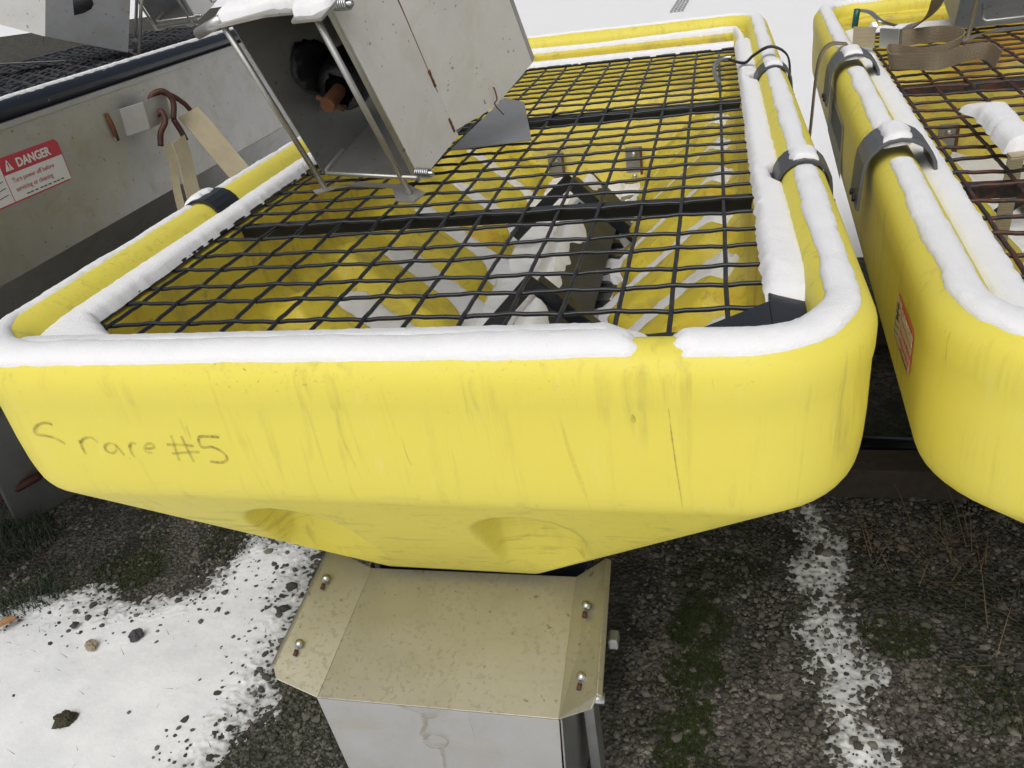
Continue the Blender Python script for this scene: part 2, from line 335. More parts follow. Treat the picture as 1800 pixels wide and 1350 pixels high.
def stone(name, label, cat, loc, s, material, seed):
    rnd = random.Random(seed); bm = bmesh.new(); bmesh.ops.create_icosphere(bm, subdivisions=4, radius=1)
    for v in bm.verts:
        n = v.co.copy(); f = 1 + .35 * fbm(n.x * 1.3 + seed, n.y * 1.3, n.z * 1.3, 3) + (.22 * fbm(n.x * 5, n.y * 5, n.z * 5 + seed, 4) if material == 'clod' else 0); v.co = Vector((n.x * s[0] * f, n.y * s[1] * f, n.z * s[2] * f))
    me = bpy.data.meshes.new(name); bm.to_mesh(me); bm.free(); o = bpy.data.objects.new(name, me); C.objects.link(o); o.location = loc; o.rotation_euler.z = rnd.uniform(0, 6)
    me.materials.append(M[material]); return tag(o, label, cat)
stone('stone', 'dark angular stone sitting alone on the snow patch', 'stone', (-1.121, .354, .030), (.020, .015, .016), 'stone', 1)
stone('stone', 'flat tan stone half buried in the snow patch', 'stone', (-1.243, .312, .026), (.024, .015, .008), 'tan', 2)
stone('stone', 'small near-black pebble on the snow between the tan stone and a leaf', 'stone', (-1.347, .376, .027), (.012, .009, .008), 'stone', 3)
stone('dirt_clod', 'round mossy clod of earth melted through the snow patch', 'clod', (-1.139, .076, .026), (.026, .022, .022), 'clod', 5)
lf = grid(-.03, .03, 10, -.016, .016, 6, lambda x, y: .006 * math.cos(x * 60) + .25 * abs(y))
for i, v in enumerate(lf.v): w = math.sqrt(max(.02, 1 - (v[0] / .031) ** 2)); lf.v[i] = (v[0], v[1] * w, v[2])
lo = lf.build('dead_leaf', 'leaf', None, True); lo.location = (-1.568, .356, .034); lo.rotation_euler = (.1, -.1, .7); sol = lo.modifiers.new('solid', 'SOLIDIFY'); sol.thickness = .001
tag(lo, 'curled orange-brown dead leaf lying on the snow', 'leaf')
def blades(name, label, cat, spots, material):
    mb = MB(); rnd = random.Random(11)
    for cx, cy, rad, n, h, w, lean in spots:
        for i in range(n):
            a = rnd.uniform(0, 6.3); r = rad * math.sqrt(rnd.random()); x = cx + r * math.cos(a); y = cy + r * math.sin(a) * .8
            hh = h * rnd.uniform(.4, 1.1); b = rnd.uniform(0, 6.3); lx, ly = lean * hh * math.cos(b), lean * hh * math.sin(b); px, py = -math.sin(b) * w, math.cos(b) * w
            mb.add([(x - px, y - py, 0), (x + px, y + py, 0), (x + lx * .4 + px * .7, y + ly * .4 + py * .7, hh * .6), (x + lx * .4 - px * .7, y + ly * .4 - py * .7, hh * .6), (x + lx, y + ly, hh)], [(0, 1, 2, 3), (3, 2, 4)])
    return tag(mb.build(name, material), label, cat, kind='stuff')
blades('grass', 'short green grass tufts poking through snow and moss', 'grass', [(-1.60, .47, .10, 260, .055, .0016, .8), (-1.87, .74, .16, 500, .06, .002, .8), (-1.55, .60, .12, 200, .03, .0015, .9), (-1.1, .25, .55, 240, .036, .0009, .8), (.78, .9, .06, 30, .03, .001, .8), (1.15, .75, .3, 160, .03, .0014, .9), (.80, .55, .10, 60, .03, .001, .8)], 'grass')
blades('moss', 'low dark green moss cushions on the gravel', 'moss', [(.41 + .03 * math.sin(i * 2.1), .08 + .055 * i, .05 + .02 * math.sin(i * 1.3), 520, .011, .0017, .9) for i in range(11)] + [(.43, .55, .09, 1500, .011, .0017, .9), (.42, .40, .07, 1300, .011, .0017, .9), (.40, .24, .07, 1400, .011, .0017, .9), (.40, .12, .05, 800, .011, .0017, .9), (.90, .56, .09, 1300, .011, .0017, .9), (.52, .75, .10, 900, .009, .0016, .9), (-1.35, .62, .12, 1300, .011, .0017, .9), (-1.05, .80, .14, 1200, .011, .0017, .9), (1.05, .40, .12, 1000, .009, .0016, .9)], 'moss')
blades('straw', 'dry straw stalks scattered over the gravel beyond the snow strip', 'straw', [(1.02, .86, .16, 60, .10, .0011, 2.6), (1.15, .60, .25, 16, .10, .0012, 3)], 'straw')

# ------------------------------------------------------------------ yellow hopper
HX, Y0, Y1, CR = .66, -.15, 2.62, .17
NF, NS, NB, NC = 96, 230, 40, 12
def ring(hx, y0, y1, r, z):
    pts = []
    def seg(a, b, n):
        for i in range(n): t = i / n; pts.append((a[0] + (b[0] - a[0]) * t, a[1] + (b[1] - a[1]) * t, z))
    def arc(cx, cy, a0):
        for i in range(NC): a = a0 + math.pi / 2 * i / NC; pts.append((cx + r * math.cos(a), cy + r * math.sin(a), z))
    seg((-hx + r, y0), (hx - r, y0), NF); arc(hx - r, y0 + r, -math.pi / 2)
    seg((hx, y0 + r), (hx, y1 - r), NS); arc(hx - r, y1 - r, 0)
    seg((hx - r, y1), (-hx + r, y1), NB); arc(-hx + r, y1 - r, math.pi / 2)
    seg((-hx, y1 - r), (-hx, y0 + r), NS); arc(-hx + r, y0 + r, math.pi)
    return pts
def inset(d, z, extra=0): return ring(HX - d, Y0 + d, Y1 - d, max(CR - d * 1.0, .04), z)
VAL0, PITCH = .42, .315
def rib_height(y, sdist, slen):
    ph = (y - VAL0) / PITCH; v = abs(ph - round(ph)) * PITCH; w = PITCH / 2 - v
    if y < .20 or y > 2.25: return 0
    e = max(0, sdist - (slen - .15), .10 - sdist); d = math.hypot(w, e * .9) - .070
    return .055 * sst(.014, -.014, d)
def hopper_mesh():
    rings = []; mats = []
    # outside: hull (with two scooped pockets in the front slope), band, rolled rim, ledge, inside wall, ribbed slope
    NH = 64
    for i in range(NH + 1):
        t = i / NH; r = ring(.17 + (.646 - .17) * t, .10 + (-.136 - .10) * t, 2.36 + (2.606 - 2.36) * t, .03 + .128 * t, .60 + (.952 - .60) * t)
        out = []
        for k, (x, y, z) in enumerate(r):
            if k < NF:
                for sx in (-.195, .185):
                    # pocket: round head near the crease, tail fading down the slope
                    u = (x - sx) / .085; s = (t - .60) / .32
                    if abs(u) < 1.2 and -1.9 < s < 1.1:
                        head = u * u + max(0, s) ** 2 * 1.3
                        dep = sst(1.0, .80, math.sqrt(head)) * sst(-1.75, .55, s) * (1 - .45 * u * u)
                        y += .082 * dep; z += .050 * dep
            out.append((x, y, z))
        rings.append(out)
    for d, z in ((.0105, .960), (.0075, .970), (.0058, .982), (.0040, 1.0), (.0025, 1.04), (.0025, 1.08), (.0025, 1.112), (.0012, 1.121), (.0002, 1.130)): rings.append(inset(d, z))
    for i in range(13):
        a = math.pi * i / 12; rings.append(inset(.04 - .04 * math.cos(a), 1.15 + .04 * math.sin(a)))
    n_rim = len(rings)
    for d, z in ((.080, 1.145), (.081, 1.140), (.086, 1.1375), (.118, 1.1375), (.126, 1.133), (.129, 1.12), (.131, 1.04), (.134, .97), (.137, .945)): rings.append(inset(d, z))
    NI = 34; slen = math.hypot(.353, .315); nrm = (.315 / slen, .353 / slen)
    for i in range(1, NI + 1):
        t = i / NI; r = ring(.523 + (.17 - .523) * t, -.013 + (.15 + .013) * t, 2.483 + (2.33 - 2.483) * t, .045 - .02 * t, .945 + (.630 - .945) * t)
        out = []
        for k, (x, y, z) in enumerate(r):
            if NF + NC <= k < NF + NC + NS or NF + 3 * NC + NS + NB <= k < NF + 3 * NC + 2 * NS + NB:
                h = rib_height(y, t * slen, slen); sg = 1 if x > 0 else -1
                x -= sg * nrm[0] * h; z += nrm[1] * h
            out.append((x, y, z))
        rings.append(out)
    n = len(rings[0]); V = [p for r in rings for p in r]; F = []; mi = []
    for i in range(len(rings) - 1):
        for k in range(n):
            F.append((i * n + k, i * n + (k + 1) % n, (i + 1) * n + (k + 1) % n, (i + 1) * n + k)); mi.append(1 if i >= n_rim + 1 else 0)
    last = (len(rings) - 1) * n
    for k in range(n): F.append((last + k, last + (k + 1) % n, (k + 1) % n, k)); mi.append(1)
    me = bpy.data.meshes.new('hopper_body'); me.from_pydata(V, [], F); me.materials.append(M['yellow']); me.materials.append(M['inner'])
    me.polygons.foreach_set('material_index', mi); me.polygons.foreach_set('use_smooth', [True] * len(F)); me.update()
    bm = bmesh.new(); bm.from_mesh(me); bmesh.ops.recalc_face_normals(bm, faces=bm.faces); bm.to_mesh(me); bm.free()
    return me

# snow that lies on a swept base: base(i,u) -> point, normal, thickness scale
def snow_sweep(name, label, n, m, base, thick, closed=False, parent=None, seed=0.0, rough=.0008):
    V = []; F = []; ok = []
    for i in range(n):
        for j in range(m + 1):
            u = j / m; p, nr, sc = base(i / (n - 1 if not closed else n), u)
            prof = max(0.0, 1 - abs(2 * u - 1) ** 3.4) ** .6
            h = thick * max(sc, 0) * prof - .005 * (1 - prof) - .004 * sst(.25, 0, sc)
            q = p + nr * h
            if prof > 0: q += nr * rough * fbm(q.x * 35 + seed, q.y * 35, q.z * 35) * prof + nr * .0008 * fbm(q.x * 170, q.y * 170 + seed, q.z * 170)
            V.append(q); ok.append(sc > .12)
    for i in range(n if closed else n - 1):
        for j in range(m):
            a = i * (m + 1) + j; b = ((i + 1) % n) * (m + 1) + j
            F.append((a, a + 1, b + 1, b))
    for e in ([] if closed else [0, n - 1]): F.append(tuple(e * (m + 1) + j for j in range(m + 1)))
    mb = MB(); mb.add(V, F); o = mb.build(name, 'snow', parent, True)
    if not parent: tag(o, label, 'snow', kind='stuff')
    return o
def rrpath(hx, y0, y1, r):         # perimeter of a rounded rectangle: list of (x, y, ox, oy)
    out = []; st = .006
    def seg(ax, ay, bx, by, ox, oy):
        n = int(math.hypot(bx - ax, by - ay) / st)
        for i in range(n): out.append((ax + (bx - ax) * i / n, ay + (by - ay) * i / n, ox, oy))
    def arc(cx, cy, a0):
        n = int(r * math.pi / 2 / st)
        for i in range(n): a = a0 + math.pi / 2 * i / n; out.append((cx + r * math.cos(a), cy + r * math.sin(a), math.cos(a), math.sin(a)))
    seg(-hx + r, y0, hx - r, y0, 0, -1); arc(hx - r, y0 + r, -math.pi / 2); seg(hx, y0 + r, hx, y1 - r, 1, 0); arc(hx - r, y1 - r, 0)
    seg(hx - r, y1, -hx + r, y1, 0, 1); arc(-hx + r, y1 - r, math.pi / 2); seg(-hx, y1 - r, -hx, y0 + r, -1, 0); arc(-hx + r, y0 + r, math.pi)
    return out
RP = rrpath(HX - .04, Y0 + .04, Y1 - .04, CR - .04)
def rim_snow(name, label, frame, style):
    def base(t, u):
        i = int(round(t * len(RP))) % len(RP); x, y, ox, oy = RP[i]
        wf, wr, wl, wb = max(0, -oy), max(0, ox), max(0, -ox), max(0, oy); s = wf + wr + wl + wb
        wf, wr, wl, wb = wf / s, wr / s, wl / s, wb / s
        k = nz(x * 7 + style, y * 7, 1) * 9 + nz(x * 30 + style, y * 30, 2) * 5 + nz(x * 90, y * 90, style) * 4
        k2 = nz(x * 11 + 7, y * 11, style) * 8 + nz(x * 45 + 3, y * 45, 2) * 6
        if style == 0: a0 = wf * 46 + wr * 60 + wl * 8 + wb * 62; a1 = wf * 172 + wr * 124 + wl * 84 + wb * 112; th = wf * .48 + wr * .36 + wl * .38 + wb * .28
        else: a0 = wf * 50 + wr * 60 + wl * 58 + wb * 50; a1 = wf * 160 + wr * 130 + wl * 126 + wb * 130; th = .36
        a = math.radians(a0 + (a1 - a0) * u + k * (1 - .55 * wf) * (1 - u) ** 3 + k2 * (1 - .7 * wf) * u ** 3); Rr = .04
        nr = Vector((ox * math.cos(a), oy * math.cos(a), math.sin(a))); p = Vector((x, y, 1.15)) + nr * Rr
        sc = th * (1 + .30 * nz(x * 6, y * 6, style + 4) + .18 * nz(x * 21, y * 21, style + 8))
        if style == 0 and oy < -.9:
            g = .395 + .012 * nz(u * 3, 5); sc *= sst(.018, .040, abs(x - g) + .010 * nz(u * 6, x * 40))
        for sx, cy, cw in ((1, .585, .047), (1, 1.47, .047), (-1, .60, .047), (-1, 1.47, .047)) if style == 0 else ((-1, .60, .058), (-1, 1.40, .058), (1, .60, .058)):
            if x * sx > 0 and abs(ox) > .9: sc *= sst(cw - .006, cw + .014, abs(y - cy))
        return frame @ p, (frame.to_3x3() @ nr), sc
    return snow_sweep(name, label, len(RP), 15, base, .021, True, seed=style * 3.1)
def flat_snow(name, label, frame, path, thick, seed=0, drop=None, parent=None, m=13):
    # path: list of (inner point, outer point, scale): a bank of snow across a flat bar
    n0 = len(path); stations = []
    for i in range(n0 - 1):
        a, b, s = path[i]; a2, b2, s2 = path[i + 1]; a, b, a2, b2 = Vector(a), Vector(b), Vector(a2), Vector(b2)
        n = max(2, int((a2 - a).length / .006))
        for k in range(n): t = k / n; stations.append((a.lerp(a2, t), b.lerp(b2, t), s + (s2 - s) * t))
    stations.append((Vector(path[-1][0]), Vector(path[-1][1]), path[-1][2]))
    def base(t, u):
        a, b, s = stations[int(round(t * (len(stations) - 1)))]
        e = (b - a).normalized(); da = .004 * (nz(a.x * 40 + seed, a.y * 40) + nz(a.x * 90, a.y * 90 + seed) * .4); db = .004 * (nz(b.x * 40, b.y * 40 + seed) + nz(b.x * 90, b.y * 90, seed) * .4)
        p = a.lerp(b, u) - e * da * (1 - u) ** 3 + e * db * u ** 3; return frame @ p, Vector((0, 0, 1)), s
    return snow_sweep(name, label, len(stations), m, base, thick, False, parent, seed)

ZS = 1.150            # top of the screen
CELL = .0762
def screen(parent, style, wire_mat, bar_mat, xi=.535, ya=-.012, yb=2.085, cols=14, rows=28, x0=.4801, y0=0.0):
    fr = MB()
    for s in (-1, 1): fr.box((s * (xi + .024), (ya + yb) / 2, ZS - .006), (.048, yb - ya + .10, .012))
    fr.box((0, ya - .026, ZS - .0065), (2 * xi - .001, .050, .011)); fr.box((0, yb + .022, ZS - .0065), (2 * xi - .001, .040, .011))
    sc = fr.build('top_screen', bar_mat, parent, False, .003)
    for sg in (-1, 1): MB().sheet([(sg * xi, ya, ZS - .004), (sg * (xi - .10), ya, ZS - .004), (sg * xi, ya + .085, ZS - .004)], .006).build('corner_gusset', bar_mat, sc)
    for yy in (.565, 1.36):
        MB().box((0, yy, ZS - .030), (2 * xi - .002, .028, .024)).build('crossbar', bar_mat, sc, False, .002)
    rnd = random.Random(5 + style); amp = .0018
    def sag(x, y): return -.006 * math.cos(x * 2.6) * (1 - abs(2 * (y % .8) / .8 - 1)) * .9
    jr = [rnd.gauss(0, .0030) for _ in range(rows)]; jc = [rnd.gauss(0, .0022) for _ in range(cols)]
    def weave(t): f = t - math.floor(t); d = min(f, 1 - f); s = -1 if int(round(t)) % 2 else 1; return s * amp * (1 - sst(.06, .26, d))
    for c in range(cols):
        x = x0 - CELL * c + jc[c]; pts = []; n = int((yb - ya + .02) / CELL * 7)
        for i in range(n + 1):
            y = ya - .01 + (yb - ya + .02) * i / n; pts.append((x + .0012 * nz(y * 9, c), y, ZS - .010 + weave((y - y0) / CELL + c) + sag(x, y)))
        MB().tube(pts, .0036, 7).build('wire', wire_mat, sc, True)
    for r in range(rows):
        y = y0 + CELL * r + jr[r]; pts = []; n = int((2 * xi + .02) / CELL * 7)
        for i in range(n + 1):
            x = xi + .01 - (2 * xi + .02) * i / n; w = weave((x0 - x) / CELL + r + 1)
            pts.append((x, y + .25 * w + .003 * nz(x * 4, r * 3.3, style), ZS - .010 + w + sag(x, y)))
        MB().tube(pts, .0036, 7).build('wire', wire_mat, sc, True)
    return sc
def clamp(parent, sx, y, material, wid=.09, loose=0):
    # a bent steel strap over the rolled rim: lug on the screen side, arch over the rim, lug down the outside
    prof = []
    xc, zc, Rr = sx * (HX - .04), 1.15, .0465 + loose
    prof.append((xc - sx * (Rr + .018), 1.152)); prof.append((xc - sx * (Rr + .004), 1.150))
    for i in range(11): a = math.pi * (1 - i / 10); prof.append((xc + sx * Rr * math.cos(a), zc + loose + Rr * math.sin(a) * (1.0)))
    prof.append((xc + sx * (Rr + .002), 1.125)); prof.append((xc + sx * (Rr + .004), 1.098))
    mb = MB(); mb.ribbon([(px, y, pz) for px, pz in prof], [(0, wid, 0)] * len(prof), .006)
    o = mb.build('rim_clamp', material, parent, False, .0012)
    for dy in (-.02, .02): MB().tube([(xc + sx * (Rr + .004), y + dy, 1.110), (xc + sx * (Rr + .0115), y + dy, 1.110)], .006, 8).build('bolt', 'black', o, True)
    return o
def baffle(parent):
    b = MB(); x0 = .03
    b.sheet([(x0, .55, .792), (x0, 1.95, .792), (x0 - .105, 1.95, .668), (x0 - .105, .55, .668)], .004)
    b.sheet([(x0 + .001, .55, .792), (x0 + .001, 1.95, .792), (x0 + .106, 1.95, .668), (x0 + .106, .55, .668)], .004)
    bo = b.build('baffle', 'greypaint', parent)
    for y, zt, xl, xr, zl in ((.88, .835, -.105, .185, .695), (1.55, .885, -.175, .225, .700)):
        for xe in (xl, xr):
            a = Vector((x0 + .005, y, zt)); e = Vector((xe, y - .01, zl)); d = (e - a).normalized(); n = Vector((0, 1, 0)).cross(d)
            MB().sheet([a, e, e + Vector((0, .04, 0)), a + Vector((0, .04, 0))], .005).sheet([a + n * .0, e + n * .0, e + n * .036, a + n * .036], .005).build('baffle_bracket', 'black', parent, False, .001)
    # snow caught on the ridge
    def base(t, u):
        y = .62 + 1.28 * t; w = .5 + .5 * nz(y * 6, 3); a0 = -.098 - .004 * w; a1 = .034 + .035 * nz(y * 6, 8) + .010 * nz(y * 19, 2)
        x = a0 + (a1 - a0) * u; z = .794 - abs(x) * 1.18; s = 1 if abs(y - 1.57) > .05 and abs(y - .90) > .04 else .05
        return Vector((x0 + x, y, z)), Vector((max(-.3, min(.3, x * 10)), 0, .95)), s
    snow_sweep('snow', None, 200, 12, base, .016, parent=bo, seed=4.4)
    return bo
def interior(parent, detail):
    fl = MB().box((0, 1.24, .612), (.40, 2.2, .012)); fo = fl.build('trough_floor', 'darksteel', parent)
    for i in range(14):
        MB().box((.145, .45 + .12 * i, .628), (.075, .028, .018)).build('conveyor_slat', 'black', fo)
    for xx in (-.175, .146):
        pl = MB().box((xx, 2.352 + .0, .694), (.066, .012, .146)); 
        k = pl.build('wall_plate', 'darksteel', parent, False, .001); k.rotation_euler.x = 0
        MB().box((xx + .029, 2.344, .694), (.010, .006, .14)).build('rust_edge', 'rust', k)
        for dz in (-.045, .045): MB().tube([(xx, 2.348, .694 + dz), (xx, 2.336, .694 + dz)], .011, 8).build('bolt', 'zinc', k, True)
def hull_snow(parent):
    slen = math.hypot(.353, .315); nrm = Vector((.315 / slen, 0, .353 / slen))
    for sg in (-1, 1):
        for k in range(6):
            yv = VAL0 + PITCH * k; t0 = .22 + .15 * nz(k * 3.1, sg) if sg < 0 else .02
            def base(t, u, yv=yv, sg=sg, t0=t0, k=k):
                s = t0 + (1.0 - t0) * t; half = (.090 + .014 * nz(s * 5, k * 2.2, sg) + .012 * nz(s * 22, k, sg)) * (sst(0, .16, t) ** .5 * .9 + .1)
                if sg > 0: half *= .9
                y = yv + (u * 2 - 1) * half + .006 * nz(s * 9, k)
                x = sg * (.523 + (.17 - .523) * s); z = .945 + (.630 - .945) * s
                n = Vector((-sg * nrm.x, 0, nrm.z)); return Vector((x, y, z)) + n * .002, n, 1 if t > .02 else .3
            snow_sweep('snow', None, 60, 9, base, .020 if sg < 0 else .030, parent=parent, seed=k + sg * 2.0, rough=.003)
    def fz(x, y):
        side = -.022 if .10 < x < .19 else 0
        return .630 + .022 * sst(.05, .2, abs(x) + .1 * nz(x * 8, y * 5)) + .010 * fbm(x * 14, y * 14) + side - .05 * sst(.192, .215, abs(x)) + (.02 * sst(.06, -.12, x))
    sn = grid(-.21, .21, 60, .16, 2.33, 240, fz).build('snow', 'snow', parent, True)
def legs(parent, y0=.62, y1=2.2):
    f = MB()
    for s in (-1, 1): f.box((s * .27, (y0 + y1) / 2, .50), (.05, y1 - y0, .09))
    fo = f.build('subframe', 'black', parent, False, .004)
    for yy in (y0 + .35, (y0 + y1) / 2 + .1, y1 - .12): MB().box((0, yy, .505), (.49, .06, .07)).build('crossmember', 'black', fo, False, .003)
    for s in (-1, 1):
        for yy in (y0 + .50, y1 - .10): MB().box((s * .27, yy, .2795), (.07, .07, .351)).build('leg', 'black', fo, False, .004)
        for yy in (1.0, 1.7): MB().sheet([(s * .29, yy, .53), (s * .29, yy + .06, .53), (s * .56, yy + .06, .86), (s * .56, yy, .86)], .012).build('brace', 'black', fo)
HM = hopper_mesh()
def spreader(loc, rz, label, clean):
    e = empty('salt_spreader', loc, rz); tag(e, label, 'salt spreader', 'yellow salt spreaders parked side by side')
    b = bpy.data.objects.new('hopper_body', HM); C.objects.link(b); b.parent = e
    screen(e, 0 if clean else 1, 'wire' if clean else 'rustwire', 'black' if clean else 'rustwire')
    interior(e, clean); baffle(e); legs(e)
    for o in (b,): hull_snow(o)
    return e, b
A, Abody = spreader((.01, 0, 0), 0, 'yellow salt spreader with clean black screen and faded handwriting on its front', True)
B, Bbody = spreader((1.382, -.03, 0), R(-2.5), 'yellow salt spreader with rusty screen and a red danger label on its side', False)
FA = Matrix.Translation((.01, 0, 0)); FB = Matrix.Translation((1.382, -.03, 0)) @ Matrix.Rotation(R(-2.5), 4, 'Z')
for sx, y in ((1, .585), (1, 1.47), (-1, .60), (-1, 1.47)): clamp(A, sx, y, 'clamp' if sx > 0 else 'black')
for sx, y in ((-1, .60), (-1, 1.40), (1, .60)): clamp(B, sx, y, 'rustclamp', .11, .012)
rim_snow('snow', 'snow piled along the rolled rim of the spreader with handwriting', FA, 0)
rim_snow('snow', 'snow lying along the rolled rim of the spreader with rusty screen', FB, 1)
# snow on the screen frames
L_, T_ = .525, .012
flat_snow('snow', 'long bank of snow on the screen frame beside the two grey rim clamps', FA, [((.531, .085, 1.150), (.600, .035, 1.148), -.3), ((.530, .115, 1.150), (.600, .075, 1.148), .6), ((.529, .16, 1.150), (.600, .14, 1.148), 1), ((.529, .3, 1.150), (.594, .3, 1.148), 1), ((.532, .53, 1.150), (.588, .53, 1.148), 1), ((.532, .56, 1.150), (.566, .56, 1.148), 1), ((.532, .62, 1.150), (.566, .62, 1.148), 1), ((.532, .66, 1.150), (.590, .66, 1.148), 1), ((.532, 1.42, 1.150), (.588, 1.42, 1.148), 1), ((.532, 1.45, 1.150), (.566, 1.45, 1.148), 1), ((.532, 1.50, 1.150), (.566, 1.50, 1.148), 1), ((.532, 1.53, 1.150), (.59, 1.53, 1.148), 1), ((.532, 2.12, 1.150), (.590, 2.12, 1.148), 1)], .022, 1)
flat_snow('snow', 'bank of snow on the screen frame running under the steel chute box', FA, [((-.425, -.030, 1.150), (-.600, -.02, 1.148), 1), ((-.435, -.005, 1.150), (-.602, .005, 1.148), 1), ((-.500, .045, 1.150), (-.600, .03, 1.148), 1), ((-.532, .075, 1.150), (-.600, .06, 1.148), 1), ((-.535, .5, 1.150), (-.592, .5, 1.148), 1), ((-.535, 2.12, 1.150), (-.592, 2.12, 1.148), 1)], .020, 2)
flat_snow('snow', 'snow filling the gap between front rim and screen of the handwritten spreader', FA, [((-.58, -.004, 1.150), (-.585, -.075, 1.17), 1), ((-.3, -.008, 1.150), (-.3, -.078, 1.172), 1), ((.33, -.008, 1.150), (.33, -.078, 1.172), 1), ((.365, -.010, 1.150), (.365, -.06, 1.16), .25), ((.40, -.012, 1.150), (.40, -.05, 1.15), -.2), ((.44, -.012, 1.150), (.43, -.05, 1.15), .6), ((.49, -.005, 1.150), (.49, -.04, 1.15), .35), ((.51, -.005, 1.150), (.50, -.04, 1.15), -.2)], .018, 3)
flat_snow('snow', 'thin snow on the rear bar of the clean black screen', FA, [((-.53, 2.088, 1.150), (-.53, 2.132, 1.15), 1), ((.53, 2.088, 1.150), (.53, 2.132, 1.15), 1)], .015, 4)
flat_snow('snow', 'snow line on the inner rear ledge of the handwritten spreader', FA, [((-.52, 2.497, 1.1375), (-.52, 2.535, 1.138), 1), ((0, 2.497, 1.1375), (0, 2.535, 1.138), .6), ((.50, 2.497, 1.1375), (.50, 2.535, 1.138), 1), ((.535, 2.48, 1.1375), (.555, 2.50, 1.138), 1), ((.545, 2.30, 1.1375), (.572, 2.30, 1.138), 1), ((.545, 2.15, 1.1375), (.572, 2.15, 1.138), .3)], .020, 5)
flat_snow('snow', 'snow on the screen frame beside the rusting clamps', FB, [((-.530, -.05, 1.150), (-.586, -.04, 1.148), 1), ((-.530, 2.1, 1.150), (-.586, 2.1, 1.148), 1)], .017, 6)
flat_snow('snow', 'snow along the rear bar of the rusty screen', FB, [((-.52, 2.088, 1.150), (-.52, 2.132, 1.15), 1), ((.52, 2.088, 1.150), (.52, 2.132, 1.15), 1)], .015, 7)
flat_snow('snow', 'snow behind the front rim of the spreader with rusty screen', FB, [((-.52, -.008, 1.150), (-.52, -.078, 1.172), 1), ((.52, -.008, 1.150), (.52, -.078, 1.172), 1)], .018, 8)
for fr, sx, yy, w, mz, lab in ((FA, 1, .585, .07, 1.1990, 'small cap of snow on the grey rim clamp between the lettered front and the rubber strap'), (FA, 1, 1.47, .07, 1.1990, 'small cap of snow on the grey rim clamp next to the black rubber strap'), (FA, -1, .60, .07, 1.1990, 'cap of snow on the glossy black clamp beside the steel spreader'), (FB, -1, .60, .10, 1.2250, 'cap of snow on the rusting clamp with a lifted arch'), (FB, -1, 1.40, .10, 1.2250, 'cap of snow on the rusting clamp below the ratchet strap')):
    def base(t, u, fr=fr, sx=sx, yy=yy, w=w, mz=mz):
        lo = fr is not FA; a0, a1 = ((58, 118) if sx > 0 else (20, 92)) if not lo else (62, 108)
        n1 = 8 * nz(t * 3 + yy * 9, 1, sx); n2 = 8 * nz(t * 4, yy * 7, sx); a = math.radians(a0 + (a1 - a0) * u + n1 * (1 - u) ** 3 + n2 * u ** 3)
        nr = Vector((sx * math.cos(a), 0, math.sin(a))); Rr = .0495 + (.012 if lo else 0)
        p = Vector((sx * (HX - .04), yy - w / 2 + w * t + .004 * nz(u * 4, yy * 5, t), 1.15 + (.012 if lo else 0))) + nr * Rr
        return fr @ p, fr.to_3x3() @ nr, max(0, 1 - abs(2 * t - 1) ** 6) ** .5
    snow_sweep('snow', lab, 26, 12, base, .009, seed=yy * 5)

# handwriting on the front of A, faded marker strokes proud of the wall
strokes = [(((275, 290), (240, 280), (200, 290), (180, 315), (190, 342), (240, 349), (290, 362), (345, 392)), .75), (((418, 372), (430, 405), (450, 445)), .6), (((424, 388), (440, 365), (480, 358), (518, 385)), .55),
    (((612, 398), (580, 388), (553, 403), (562, 428), (592, 440), (612, 425), (612, 400), (638, 432), (656, 452)), .5), (((680, 392), (690, 430), (710, 462)), .5), (((682, 410), (695, 386), (718, 392)), .5), (((683, 464), (687, 470)), .9),
    (((764, 414), (790, 416), (812, 408), (804, 391), (778, 390), (762, 410), (772, 434), (806, 438)), .42), (((902, 345), (922, 410), (945, 480)), .5), (((955, 350), (985, 415), (1022, 486)), .5), (((880, 394), (950, 396), (1022, 402)), .5), (((908, 442), (980, 436), (1052, 434)), .45),
    (((1156, 356), (1100, 352), (1048, 358), (1064, 408), (1120, 408), (1178, 438), (1196, 470), (1168, 490), (1108, 484)), .8)]
mk = MB(); tone = []
for pts, al in strokes:
    path = smoothpath([un(x / 3, 650 + y / 3, 1, -.1486) for x, y in pts], 6)
    n0 = len(mk.v); vs = []
    for i, p in enumerate(path):
        d = (path[min(i + 1, len(path) - 1)] - path[max(0, i - 1)]).normalized(); w = Vector((0, 1, 0)).cross(d) * (.0022 if len(pts) > 2 else .0016)
        vs += [p - w, p + w]; tone += [al * (1 - .35 * i / len(path))] * 2
    mk.add(vs, [(2 * i, 2 * i + 1, 2 * i + 3, 2 * i + 2) for i in range(len(path) - 1)])
mo = mk.build('handwriting', 'mark'); mo.parent = A; mo.matrix_parent_inverse = FA.inverted()
at = mo.data.attributes.new('tone', 'FLOAT', 'POINT'); at.data.foreach_set('value', tone)

